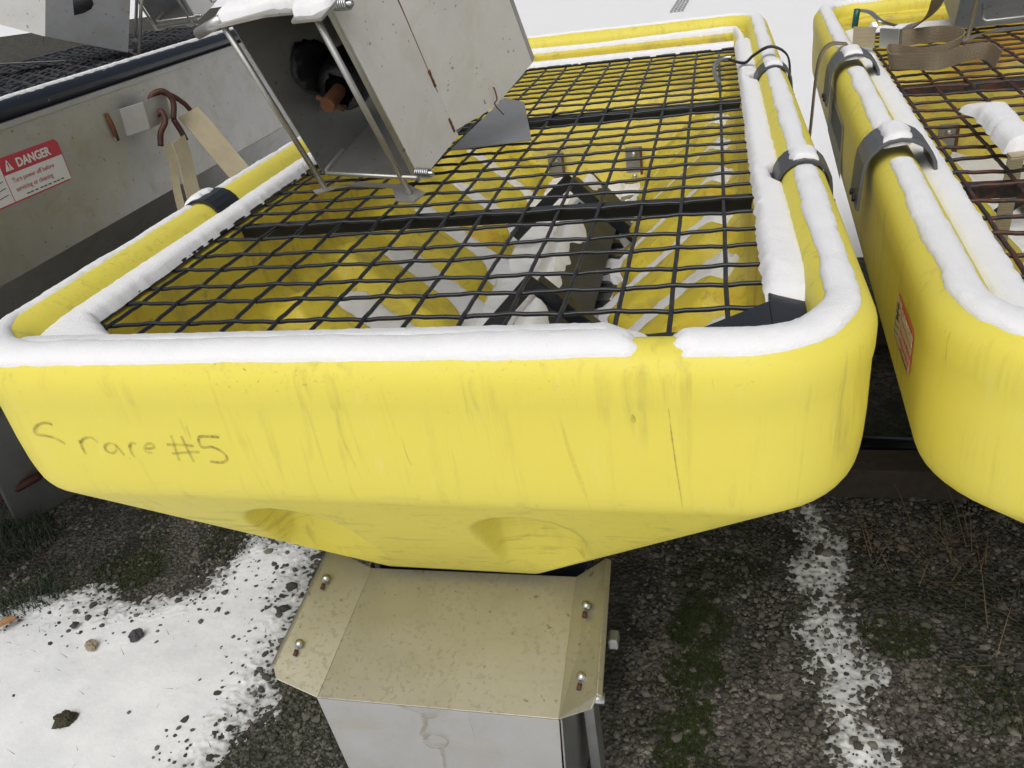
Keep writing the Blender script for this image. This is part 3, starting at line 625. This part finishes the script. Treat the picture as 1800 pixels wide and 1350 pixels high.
# ------------------------------------------------------------------ discharge chute under the front of A
ch = MB()
TL, TR, FL_, FR_ = Vector((-.178, .112, .580)), Vector((.225, .118, .580)), Vector((-.209, -.130, .500)), Vector((.223, -.126, .500))
c0 = MB().sheet([TL, TR, FR_, FL_], .003).build('chute', 'chute', None, False, .001); c0.parent = A; c0.matrix_parent_inverse = FA.inverted()
def sub(o): o.parent = c0; return o
OBL, OFL = Vector((-.262, .125, .615)), Vector((-.296, -.104, .540)); OBR, OFR = Vector((.280, .138, .610)), Vector((.287, -.108, .545))
sub(MB().sheet([TL, FL_, Vector((-.285, -.122, .530)), OFL, OBL], .003).build('side_flange', 'chute', None, False, .001))
sub(MB().sheet([TR, FR_, Vector((.280, -.124, .532)), OFR, OBR], .003).build('side_flange', 'chute', None, False, .001))
sub(MB().ribbon([OFL + Vector((-.003, 0, -.002)), OBL + Vector((-.003, 0, -.002))], [(.010, 0, .006)] * 2, .006).build('rolled_edge', 'chute', None, False, .002))
sub(MB().ribbon([OFR + Vector((.003, 0, -.002)), OBR + Vector((.003, 0, -.002))], [(.010, 0, -.006)] * 2, .006).build('rolled_edge', 'chute', None, False, .002))
FD = Vector((0, .002, -.003))
sub(MB().sheet([FL_ + FD, FR_ + FD, Vector((.200, -.122, .12)), Vector((-.190, -.126, .12))], .003).build('front_panel', 'clean', None, False, .001))
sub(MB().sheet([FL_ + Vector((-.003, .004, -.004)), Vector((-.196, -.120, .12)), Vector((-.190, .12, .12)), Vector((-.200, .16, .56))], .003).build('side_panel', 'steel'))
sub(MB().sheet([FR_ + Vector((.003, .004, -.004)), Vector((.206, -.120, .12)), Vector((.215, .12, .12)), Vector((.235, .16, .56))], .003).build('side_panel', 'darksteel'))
sub(MB().box((.245, .02, .33), (.020, .05, .36)).build('hinge_bar', 'darksteel', None, False, .002)); sub(MB().tube([(.25, -.04, .45), (.285, -.04, .45)], .010, 8).build('hinge_bolt', 'zinc', None, True))
sub(MB().box((.300, .02, .532), (.018, .028, .022)).build('latch_tab', 'darksteel', None, False, .004))
for p, q, n in (((-.250, .062, .597), (-.2, 0, .55), Vector((.45, -.25, .86))), ((-.262, -.060, .553), 0, Vector((.45, -.25, .86))), ((.252, .050, .580), 0, Vector((-.55, -.2, .8))), ((.256, -.070, .540), 0, Vector((-.55, -.2, .8)))):
    n.normalize(); p = Vector(p)
    hd = MB()
    for i in range(4): pass
    sub(MB().tube([p - n * .004, p + n * .003, p + n * .0062, p + n * .0078], [.0080, .0080, .0058, .0015], 12).build('carriage_bolt', 'zinc', None, True))
    sub(MB().tube([p + Vector((-.001, -.011, -.0040)), p + Vector((-.002, -.021, -.0075))], .0042, 6).build('bolt_slot', 'hook', None, True))
for pts, w, al in ((((700, 1240), (735, 1252), (752, 1262), (770, 1258)), .0030, .35), (((742, 1258), (748, 1275), (740, 1290), (752, 1300)), .0035, .40), (((744, 1300), (760, 1291), (780, 1296), (788, 1306), (776, 1315), (756, 1313), (744, 1303)), .0016, .6), (((772, 1314), (778, 1330), (782, 1352)), .0022, .5), (((824, 1262), (836, 1298)), .0007, .5)):
    path = smoothpath([un(x, y, 1, -.1310) for x, y in pts], 8); vs = []; st_ = MB()
    for i, p in enumerate(path):
        d = (path[min(i + 1, len(path) - 1)] - path[max(0, i - 1)]).normalized(); ww = Vector((0, 1, 0)).cross(d) * w * (1 + .4 * nz(i * .6, w * 700)); vs += [p - ww, p + ww]
    st_.add(vs, [(2 * i, 2 * i + 1, 2 * i + 3, 2 * i + 2) for i in range(len(path) - 1)])
    so = sub(st_.build('run_off_stain', 'mark')); so.data.attributes.new('tone', 'FLOAT', 'POINT').data.foreach_set('value', [al] * len(vs))
# the outlet above the chute: dark throat plates between hull and chute
ot = MB().sheet([(-.205, .17, .60), (.245, .17, .60), (.245, .17, .40), (-.205, .17, .40)], .004).build('outlet_plate', 'black'); ot.parent = A; ot.matrix_parent_inverse = FA.inverted()

# ------------------------------------------------------------------ timber and bars the spreaders stand on
for y, z in ((1.15, .0), (2.10, 0)):
    k = MB().box((.70, y, .052), (2.9, .11, .104)).build('timber_beam', 'timber', None, False, .006); k.rotation_euler.z = 0
    tag(k, 'weathered timber beam under the spreaders near their front legs' if y < 2 else 'weathered timber beam under the spreaders near their rear legs', 'timber')
MB_ = MB().tube([(.66, 1.33, .12), (.80, 1.32, .12), (1.3, 1.30, .12)], .035, 14).build('black_pipe', 'black', None, True); MB_.location.z = -.085
tag(MB_, 'thick black pipe lying behind the timber beam between the yellow spreaders', 'pipe')

# ------------------------------------------------------------------ stainless chute box lying on the screen
BO = Vector((-.14024, .67873, 1.17155)); a_ = Vector((-.14197, -.34296, .92856)); b_ = Vector((-.92884, .37044, -.00519)); c_ = Vector((.34220, .86322, .37115))
BM = Matrix((b_, c_, a_)).transposed().to_4x4(); BM.translation = BO          # local x = across (b), y = depth (c), z = up (a)
def chute_box(detail=True):
    e = empty('chute_box'); A_, B_, Cd = .392, .299, .160
    MB().sheet([(B_, 0, 0), (B_, .28, 0), (B_, .28, A_), (B_, 0, A_)], .003).build('back_panel', 'darksteel', e)
    r = MB().sheet([(0, 0, 0), (0, Cd, -.004), (0, Cd, A_ + .03), (0, 0, A_)], .003).build('side_panel', 'panel', e)
    MB().box((.009, .0015, A_ / 2), (.018, .010, A_)).build('folded_edge', 'steel', r, False, .004)
    MB().sheet([(.002, 0, A_), (B_ - .002, 0, A_), (B_ - .002, .20, A_ - .03), (.002, .20, A_ - .03)], .003).build('top_panel', 'steel', e)
    MB().sheet([(.002, .001, .0), (B_ - .002, .001, .0), (B_ - .002, .26, .0), (.002, .26, .0)], .003).build('bottom_panel', 'steel', e)
    MB().sheet([(.002, .20, A_ - .031), (B_ - .002, .20, A_ - .031), (B_ - .002, .275, .16), (.002, .275, .16)], .003).build('dark_rear_panel', 'rubber', e)  # shade inside the box is put into this panel's black colour
    # wide side wing bent at the seam
    inv = BM.inverted()
    S, E_, Rr, RT, ST = [inv @ Vector(p) for p in ((-.0905, .808, 1.240), (-.02, .93, 1.26), (.053, 1.052, 1.328), (.0135, .957, 1.570), (-.138, .690, 1.590))]
    w = MB().sheet([S, E_, Rr, RT, ST], .003).build('side_wing', 'panel', e)
    ed = (Rr - S).normalized(); bk = a_ and Vector((.25, .3, 0)).normalized()
    MB().sheet([Rr + ed * .001, RT + ed * .001, RT + ed * .012 + bk * .012, Rr + ed * .012 + bk * .012], .003).build('wing_flange', 'steel', w)
    MB().tube([S + Vector((-.001, -.001, .004)), ST + Vector((-.001, -.001, 0))], .0017, 6).build('seam', 'rust', w, True)
    for t0, t1 in ((0, .09), (.30, .40)): MB().tube([S.lerp(ST, t0 + (t1 - t0) * i / 6) + Vector((-.002, -.001, 0)) for i in range(7)], [.003 + .002 * random.random() for i in range(7)], 7).build('weld_bead', 'rust', w, True)
    # flap lying on the screen under the wing
    f0, f1, f2, f3 = [inv @ Vector(p) for p in ((-.145, .93, 1.168), (.048, .972, 1.166), (-.015, 1.22, 1.205), (-.075, 1.25, 1.215))]
    MB().sheet([f0, f1, f2, f3], .003).build('bottom_flap', 'clean', e)
    # rod guard: two uprights, lower cross rod, springs
    for bx, z1 in ((.267, .40), (.005, .40)):
        MB().tube([(bx, -.040, -.004), (bx, -.040, z1)], .0065, 10).build('guard_rod', 'steel', e, True)
    MB().tube([(.225, .030, .052), (.235, -.034, .042), (.228, -.040, .040), (-.040, -.040, .042)], .0048, 8).build('cross_rod', 'steel', e, True)
    MB().tube([(.263, -.040, .402), (.16, -.012, .405), (.10, 0, .402)], .006, 8).build('cross_rod', 'steel', e, True)
    MB().tube([(.355, -.042, .388), (.262, -.040, .410)], .011, 12).build('handle_stub', 'steel', e, True)
    def spring(c, d):
        pts = []
        for i in range(56): th = i / 8 * 2 * math.pi; u = Vector((0, 1, 0)); v = Vector((0, 0, 1)); pts.append(Vector(c) + Vector(d) * (i / 55) + u * .0095 * math.cos(th) + v * .0095 * math.sin(th))
        s = MB().tube(pts, .0020, 5).build('spring', 'zinc', e, True); MB().tube([Vector(c), Vector(c) + Vector(d) * 1.25], .005, 8).build('pivot_bolt', 'zinc', s, True); return s
    spring((-.012, -.010, .030), (-.036, 0, 0)); spring((-.012, -.002, .398), (-.036, 0, 0))
    # lower plate and upper flange that carry the rods
    MB().sheet([(.30, -.050, -.006), (.18, -.012, -.006), (.03, -.012, -.006), (-.03, -.030, -.006), (-.02, -.062, -.006), (.03, -.064, -.006), (.07, -.022, -.006), (.22, -.026, -.006), (.28, -.062, -.006)], .004).build('lower_plate', 'clean', e)
    fl = MB().sheet([(.29, -.060, .404), (.15, -.030, .404), (.06, -.030, .404), (.045, -.062, .404), (-.03, -.060, .404), (-.03, .03, .410), (.30, .03, .410)], .005).build('upper_flange', 'steel', e)
    pts = [(.282, -.052), (.23, -.040), (.15, -.020), (.10, -.016), (.065, -.022), (.05, -.050), (.0, -.052), (-.028, -.03)]
    def base(t, u):
        k = t * (len(pts) - 1); i = min(int(k), len(pts) - 2); f = k - i; x = pts[i][0] + (pts[i + 1][0] - pts[i][0]) * f; y = pts[i][1] + (pts[i + 1][1] - pts[i][1]) * f
        y -= .004 * nz(x * 40, 3); return Vector((x, y + u * (.028 - y), .4065 + .003 * u)), Vector((0, -.15, 1)), min(1, .3 + 5 * min(t, 1 - t) * 4)
    snow_sweep('snow', None, 70, 9, base, .018, parent=fl, seed=9.0)
    # rubber bearing hub with a rusty shaft on the back panel
    hc = Vector((.236, .120, .150)); hd = Vector((-.30, -.86, .10)).normalized()
    hub = MB().tube([hc - hd * .09, hc - hd * .02, hc, hc + hd * .012, hc + hd * .012, hc - hd * .012], [.062, .060, .054, .044, .034, .030], 20).build('bearing_hub', 'rubber', e, True)
    MB().tube([hc - hd * .03, hc + hd * .045, hc + hd * .078, hc + hd * .085], [.0150, .0165, .0175, .0165], 12).build('shaft', 'rust', hub)
    px = hd.cross(Vector((0, 0, 1))).normalized(); pz = (px * .75 + Vector((0, 0, -.7))).normalized()
    MB().tube([hc + hd * .072 - pz * .030, hc + hd * .072 + pz * .034], .0052, 8).build('cross_pin', 'rust', hub, True)
    bm = bmesh.new(); bmesh.ops.create_icosphere(bm, subdivisions=3, radius=1)
    for v in bm.verts: f = 1 + .3 * fbm(v.co.x * 2, v.co.y * 2, v.co.z * 2); v.co = Vector((v.co.x * .006 * f, v.co.y * .06 * f, v.co.z * .055 * f))
    me = bpy.data.meshes.new('grease'); bm.to_mesh(me); bm.free(); g = bpy.data.objects.new('grease', me); C.objects.link(g); me.polygons.foreach_set('use_smooth', [True] * len(me.polygons)); me.materials.append(M['rubber']); g.parent = hub; g.location = (.294, .125, .205)
    # twisted wire tie at the wing's lower corner
    E2 = inv @ Vector((-.012, .935, 1.275))
    MB().tube(smoothpath([E2 + Vector((0, .0, .03)), E2 + Vector((-.012, -.012, .035)), E2 + Vector((-.01, -.014, .01)), E2 + Vector((.004, -.012, -.006)), E2 + Vector((-.008, -.01, -.035))], 5), .0016, 6).build('wire_tie', 'rust', e, True)
    return e
box = chute_box(); box.matrix_world = BM; tag(box, 'open stainless chute box with rod guard lying on the clean black screen', 'chute box', 'stainless chute boxes lying on the screens')

# ------------------------------------------------------------------ stainless spreader on the left
WX, LZ, BZ = -1.35, 1.330, .975
Ls = empty('steel_spreader', (WX - .6, 1.4, 0)); tag(Ls, 'stainless steel spreader with black tube rail and danger label beside the yellow hopper', 'salt spreader')
INV = Matrix.Translation((-(WX - .6), -1.4, 0))
def lp(o): o.parent = Ls; o.matrix_parent_inverse = INV; return o
def lsub(o, par): o.parent = par; return o
LY0, LY1 = .15, 3.2
hb = MB()
hb.sheet([(WX, LY0, BZ), (WX, LY1, BZ), (WX, LY1, LZ), (WX, LY0, LZ)], .004)
hb.sheet([(WX - .001, LY0, BZ - .001), (WX - .36, LY0, .50), (WX - .36, LY1, .50), (WX - .001, LY1, BZ - .001)], .004)
hb.sheet([(WX - 1.3, LY0, BZ), (WX - 1.3, LY1, BZ), (WX - 1.3, LY1, LZ), (WX - 1.3, LY0, LZ)], .004)
hb.sheet([(WX - 1.3, LY0, BZ - .001), (WX - .94, LY0, .50), (WX - .94, LY1, .50), (WX - 1.3, LY1, BZ - .001)], .004)
hb.sheet([(WX - .36, LY0, .50), (WX - .94, LY0, .50), (WX - .94, LY1, .50), (WX - .36, LY1, .50)], .004)
for yy in (LY0, LY1): hb.sheet([(WX - .001, yy, LZ), (WX - .001, yy, BZ), (WX - .36, yy, .50), (WX - .94, yy, .50), (WX - 1.299, yy, BZ), (WX - 1.299, yy, LZ)], .004)
hop = lp(hb.build('hopper_wall', 'steel'))
lsub(MB().sheet([(WX + .004, LY0, LZ - .004), (WX + .004, LY1, LZ - .004), (WX + .004, LY1, LZ + .012), (WX + .004, LY0, LZ + .012)], .006).build('folded_lip', 'clean', None, False, .002), hop)
rail = lp(MB().tube([(WX - .022, LY0 + (LY1 - LY0) * i / 40, LZ + .037) for i in range(41)], .027, 14).build('tube_rail', 'chipped', None, True))
flat_snow('snow', 'thin line of snow on the black tube rail of the steel spreader', Matrix.Identity(4), [((WX - .046, LY0, LZ + .054), (WX - .012, LY0, LZ + .060), 1), ((WX - .046, LY1, LZ + .054), (WX - .012, LY1, LZ + .060), 1)], .012, 12)
lsub(MB().sheet([(WX + .002, LY0, LZ + .010), (WX + .002, LY1, LZ + .010), (WX - .02, LY1, LZ + .012), (WX - .02, LY0, LZ + .012)], .003).build('lip_ledge', 'clean'), hop)
scr = lp(MB().box((WX - .07, (LY0 + LY1) / 2, LZ + .012), (.03, LY1 - LY0 - .02, .03)).box((WX - 1.23, (LY0 + LY1) / 2, LZ + .012), (.03, LY1 - LY0 - .02, .03)).build('top_screen', 'oldwire'))
rnd = random.Random(21)
for i in range(17):
    x = WX - .115 - .066 * i + rnd.gauss(0, .002)
    lsub(MB().tube([(x, LY0 + .02 + (LY1 - LY0 - .04) * k / 60, LZ + .020 + (.004 if (k + i) % 2 else -.004)) for k in range(61)], .006, 6).build('wire', 'oldwire', None, True), scr)
for i in range(38):
    y = LY0 + .08 + .078 * i + rnd.gauss(0, .003)
    lsub(MB().tube([(WX - .07 - 1.16 * k / 36, y, LZ + .020 + (-.004 if (k + i) % 2 else .004)) for k in range(37)], .006, 6).build('wire', 'oldwire', None, True), scr)
# legs
for y in (1.05, 2.9):
    for x in (WX - .42, WX - .88): lp(MB().box((x, y, .25), (.10, .09, .50)).build('leg', 'darksteel', None, False, .004))
lp(MB().sheet([(-1.93, .80, .0), (-1.80, 1.10, .0), (-1.80, 1.12, .42), (-1.93, .82, .42)], .02).build('leg_gusset', 'darksteel', None, False, .003))
lp(MB().tube([(-1.96, .82, .12), (-1.84, .90, .16)], .016, 8).build('tie_bolt', 'hook', None, True))
# lug with rusty hook and webbing straps
lug = lp(MB().ribbon([(WX + .003, 1.29, 1.232), (WX + .004, 1.345, 1.232), (WX + .055, 1.40, 1.238), (WX + .060, 1.52, 1.242)], [(0, .010, .082)] * 4, .006).build('tie_down_lug', 'clean', None, False, .001))
lsub(MB().tube([(WX + .005, 1.287, 1.275), (WX + .006, 1.290, 1.235), (WX + .005, 1.293, 1.190)], [.006, .008, .006], 8).build('weld_bead', 'rust', None, True), lug)
hk = smoothpath([(-1.295, 1.42, 1.135), (-1.285, 1.43, 1.175), (-1.272, 1.455, 1.205), (-1.282, 1.465, 1.235), (-1.296, 1.455, 1.225)], 6)
h1 = MB().tube(hk, .0095, 8); hk2 = smoothpath([(-1.272, 1.50, 1.20), (-1.262, 1.515, 1.255), (-1.275, 1.50, 1.290), (-1.30, 1.475, 1.288), (-1.315, 1.462, 1.262)], 6)
h1.tube(hk2, .0095, 8); h1.tube(smoothpath([(-1.30, 1.49, 1.292), (-1.28, 1.54, 1.27), (-1.262, 1.57, 1.235), (-1.258, 1.59, 1.205)], 6), .0085, 8); h1.tube(smoothpath([(-1.272, 1.50, 1.20), (-1.268, 1.512, 1.16), (-1.262, 1.515, 1.125)], 4), .0095, 8)
tag(h1.build('strap_hook', 'hook', None, True), 'rusty twin steel hook hanging from the lug on the steel spreader', 'hook')
s1 = MB().ribbon(smoothpath([(-1.262, 1.475, 1.140), (-1.25, 1.46, 1.08), (-1.22, 1.40, .98), (-1.12, 1.25, .80)], 5), [(.012, .062, .012)] * 16, .006); s1.ribbon(smoothpath([(-1.28, 1.43, 1.135), (-1.27, 1.42, 1.08), (-1.25, 1.36, .98), (-1.16, 1.22, .80)], 5), [(.01, .030, .01)] * 16, .004)
tag(s1.build('webbing_strap', 'strap'), 'short beige webbing strap hanging straight down from the rusty hook', 'strap')
tag(MB().ribbon(smoothpath([(-1.262, 1.575, 1.205), (-1.21, 1.56, 1.14), (-1.12, 1.53, 1.02), (-.98, 1.48, .86), (-.80, 1.42, .75)], 5), [(.05, .055, .02)] * 21, .005).build('webbing_strap', 'strap'), 'beige webbing strap slanting from the rusty hook down behind the yellow rim', 'strap')
# danger labels
def danger_label(name, parent, mtx, w, h, white, red, ink, split, pinv=None):
    pl = MB().add([(x, y, z) for z in (0, .0006) for x, y in ((.012, 0), (w - .012, 0), (w, .012), (w, h - .012), (w - .012, h), (.012, h), (0, h - .012), (0, .012))], [tuple(range(8)), tuple(range(15, 7, -1))] + [(i, (i + 1) % 8, (i + 1) % 8 + 8, i + 8) for i in range(8)])
    pl.v = [tuple(mtx @ Vector(v)) for v in pl.v]; o = pl.build(name, red, parent)
    if pinv: o.matrix_parent_inverse = pinv
    def rect(nm, x0, x1, y0, y1, m, z):
        k = MB().box(((x0 + x1) / 2, (y0 + y1) / 2, z), (x1 - x0, y1 - y0, .0004)); k.v = [tuple(mtx @ Vector(v)) for v in k.v]; r = k.build(nm, m, o)
        return r
    bdr = .004
    rect('message_field', split + .003, w - bdr, bdr, h * .62, white, .0010); rect('picture_field', bdr, split, bdr, h - bdr, white, .0010)
    def txt(s, size, x, y, m, bold=0):
        t = text_mesh(s, size, m, o, mtx @ Matrix.Translation((x, y, .0016)), 'lettering', bold)
    ww = w - split
    txt('DANGER', h * .27, split + ww * .25, h * .705, white, .0010); txt('Turn power off before', h * .148, split + ww * .09, h * .42, ink); txt('servicing or cleaning', h * .148, split + ww * .09, h * .22, ink)
    def polyf(pts, m, z, nm):
        k = MB().sheet([(x, y, z) for x, y in pts], .0004); k.v = [tuple(mtx @ Vector(v)) for v in k.v]; r = k.build(nm, m, o)
    tx, ty, ts = split + ww * .06, h * .69, h * .24
    polyf([(tx, ty), (tx + ts, ty), (tx + ts / 2, ty + ts)], white, .0012, 'warning_triangle'); polyf([(tx + ts * .44, ty + ts * .28), (tx + ts * .56, ty + ts * .28), (tx + ts * .58, ty + ts * .72), (tx + ts * .42, ty + ts * .72)], red, .0018, 'exclamation_mark'); polyf([(tx + ts * .44, ty + ts * .10), (tx + ts * .56, ty + ts * .10), (tx + ts * .56, ty + ts * .2), (tx + ts * .44, ty + ts * .2)], red, .0018, 'exclamation_mark')
    x_ = split + ww * .22                       # fine print too small to read: a row of short dashes
    for i in range(9): polyf([(x_, h * .09), (x_ + ww * .05, h * .09), (x_ + ww * .05, h * .115), (x_, h * .115)], 'ink', .0016, 'fine_print'); x_ += ww * (.064 + .012 * (i % 3))
    for i in range(5):    # picture: slanted auger flights and an arrow
        y = h * (.12 + .15 * i); polyf([(split * .30, y), (split * .94, y + h * .10), (split * .94, y + h * .115), (split * .30, y + h * .015)], 'ink', .0014, 'picture_line')
        polyf([(split * .30, y), (split * .33, y), (split * .33, y + h * .09), (split * .30, y + h * .09)], 'ink', .0014, 'picture_line')
    polyf([(split * .45, h * .45), (split * .75, h * .50), (split * .60, h * .66), (split * .66, h * .86), (split * .52, h * .86), (split * .50, h * .62)], 'ink', .0016, 'picture_arrow')
    return o
mL = Matrix(((0, 0, 1, WX + .0024), (1, 0, 0, .655), (0, 1, 0, 1.150), (0, 0, 0, 1))) @ Matrix.Rotation(R(-1.0), 4, 'Z')
danger_label('danger_label', Ls, mL, .395, .118, 'white', 'red', 'inkred', .165, INV)
bx = -.6582
mB = Matrix(((0, 0, -1, bx - .0004), (-1, 0, 0, .205), (0, 1, 0, 1.030), (0, 0, 0, 1))) @ Matrix.Rotation(R(1.5), 4, 'Z')
danger_label('danger_label', B, mB, .145, .068, 'cream', 'redor', 'inkred', .045)
# worn sticker on the side of B
st = MB().sheet([(bx - .0008, 1.12, .975), (bx - .0008, 1.55, .985), (bx - .0008, 1.55, 1.108), (bx - .0008, 1.12, 1.10)], .0006).build('worn_sticker', 'sticker', B)
for i in range(11):
    y = 1.16 + .028 * i; MB().sheet([(bx - .0016, y, 1.03), (bx - .0016, y + .016, 1.03), (bx - .0016, y + .016, 1.092), (bx - .0016, y, 1.092)], .0006).build('sticker_print', 'stickerdark', st)
# dark scuffs with a shape of their own on A's front wall
for pts, w, al in ((((1172, 690), (1180, 760), (1190, 830), (1204, 915)), .0008, .55), (((985, 735), (1000, 790), (1022, 850), (1040, 900)), .003, .14), (((596, 690), (612, 700), (625, 712)), .006, .5), (((590, 690), (598, 760), (640, 850)), .002, .13), (((1248, 690), (1250, 715)), .005, .5), (((1112, 728), (1114, 745)), .003, .4)):
    path = smoothpath([un(x, y, 1, -.1486) for x, y in pts], 8); vs = []; sc = MB()
    for i, p in enumerate(path):
        d = (path[min(i + 1, len(path) - 1)] - path[max(0, i - 1)]).normalized(); ww = Vector((0, 1, 0)).cross(d) * w * (1 + .5 * nz(i * .7, w * 900)) * math.sin(math.pi * (i + .3) / (len(path))); vs += [p - ww, p + ww]
    sc.add(vs, [(2 * i, 2 * i + 1, 2 * i + 3, 2 * i + 2) for i in range(len(path) - 1)])
    so = sc.build('scuff_mark', 'mark'); so.parent = A; so.matrix_parent_inverse = FA.inverted(); so.data.attributes.new('tone', 'FLOAT', 'POINT').data.foreach_set('value', [al] * len(vs))

# ------------------------------------------------------------------ chute boxes on the other two screens
S0 = Vector((-.0905, .808, 1.240)); BL0 = Vector((-.418, .790, 1.170))
def place_box(anchor, target, deg, label):
    b = copy_tree(box); b.matrix_world = Matrix.Translation(target) @ Matrix.Rotation(R(deg), 4, 'Z') @ Matrix.Translation(-anchor) @ BM; b['label'] = label
place_box(BL0, un(1676, 52, 2, 1.170), 22, 'stainless chute box lying on the rusty screen behind the ratchet strap')
place_box(BL0, un(225, 92, 2, 1.372), 150, 'stainless chute box with its plain back panel turned out on the steel spreader screen')
place_box(S0, un(372, 4, 2, 1.445), 10, 'stainless chute box farther along the steel spreader screen, past the one showing its back')

# ------------------------------------------------------------------ rubber tie and shackle on A, ratchet strap on B
tag(MB().ribbon(smoothpath([(.515, 1.66, 1.185), (.56, 1.62, 1.178), (.585, 1.60, 1.200), (.63, 1.58, 1.222), (.675, 1.575, 1.195), (.685, 1.57, 1.13)], 5), [(0, .022, 0)] * 26, .005).build('rubber_strap', 'rubber', None, True), 'black rubber strap looped over the yellow rim near the far clamp', 'strap')
tag(MB().tube(smoothpath([(.525, 1.66, 1.190), (.50, 1.655, 1.190), (.478, 1.63, 1.180), (.476, 1.60, 1.160), (.488, 1.56, 1.140), (.492, 1.53, 1.125)], 6), .0062, 8).build('strap_clip', 'zinc', None, True), 'zinc hook clipping the rubber strap to the screen wires', 'hook')
rs = empty('ratchet_strap', (.93, 1.40, 1.165)); tag(rs, 'dirty beige ratchet strap with twisted loops lying on the rusty screen', 'strap'); RI = Matrix.Translation((-.93, -1.40, -1.165))
def rp(o): o.parent = rs; o.matrix_parent_inverse = RI; return o
def P3(u, v, z): return un(u, v, 2, z)
zz = 1.20
rp(MB().ribbon(smoothpath([P3(1585, 68, 1.215), P3(1640, 60, 1.215), P3(1680, 62, 1.215), P3(1688, 75, 1.20), P3(1660, 90, 1.185), P3(1620, 98, 1.18), P3(1580, 92, 1.185), P3(1563, 92, 1.19), P3(1567, 108, 1.18), P3(1605, 108, 1.18), P3(1650, 108, 1.18), P3(1700, 93, 1.18), P3(1735, 90, 1.178), P3(1755, 104, 1.172)], 6), [(.01 * math.sin(i * .11), .012 * math.cos(i * .2), .040) for i in range(79)], .003).build('webbing', 'strapd'))
rp(MB().ribbon(smoothpath([P3(1585, 52, 1.21), P3(1615, 42, 1.24), P3(1640, 20, 1.30), P3(1652, -10, 1.36)], 6), [(.030, .0, .020)] * 19, .003).build('webbing', 'strapd', None, True))
rp(MB().ribbon([P3(1500, 65, 1.205), P3(1538, 66, 1.205)], [(0, .008, .055)] * 2, .004).build('webbing', 'strap'))
rp(MB().ribbon([P3(1548, 66, 1.205), P3(1583, 68, 1.205)], [(0, .008, .048)] * 2, .012).build('ratchet_body', 'zinc', None, False, .002))
rp(MB().ribbon(smoothpath([P3(1512, 18, 1.26), P3(1530, 22, 1.262), P3(1550, 38, 1.245), P3(1575, 45, 1.22)], 5), [(.012, .022, 0)] * 16, .004).build('ratchet_handle', 'zinc', None, True))
rp(MB().tube([P3(1502, 48, 1.215), P3(1507, 16, 1.265)], .009, 10).build('handle_grip', 'green', None, True))
rp(MB().tube([P3(1534, 50, 1.215), P3(1535, 45, 1.225)], .012, 6).build('pivot_bolt', 'zinc'))
tag(MB().ribbon(smoothpath([(.835, 1.60, 1.205), (.79, 1.58, 1.212), (.762, 1.565, 1.185), (.752, 1.56, 1.12), (.735, 1.50, .95), (.70, 1.44, .70), (.71, 1.42, .45)], 6), [(0, .045, 0)] * 37, .003).build('webbing_strap', 'strapd', None, True), 'olive brown webbing strap hanging down the side of the hopper with rusty screen', 'strap')
# snow-covered strap end and wooden post at the right screen
bd = MB().ribbon(smoothpath([P3(1716, 190, 1.175), P3(1745, 200, 1.18), P3(1775, 235, 1.182), P3(1812, 275, 1.18)], 5), [(.062, .010, 0)] * 16, .006)
tag(bd.build('webbing_strap', 'strap'), 'wide beige webbing end under fresh snow on the rusty screen', 'strap')
pp = [P3(1714, 189, 1.182), P3(1745, 200, 1.186), P3(1775, 235, 1.188), P3(1800, 262, 1.186)]
flat_snow('snow', 'thick snow on the webbing end lying on the rusty screen', Matrix.Identity(4), [(p - Vector((.031, .005, 0)), p + Vector((.031, .005, 0)), .4 if i == 0 else 1) for i, p in enumerate(pp)], .022, 15)
tag(MB().box((1.165, .62, .93), (.089, .04, .40)).build('wooden_post', 'wood', None, False, .003), 'pale wooden post standing inside the hopper under the rusty screen', 'post')
tag(MB().ribbon([(1.07, .86, 1.13), (1.065, .86, .80)], [(.03, 0, 0)] * 2, .003).build('webbing_strap', 'strap'), 'narrow beige strap hanging inside the hopper below the rusty screen', 'strap')
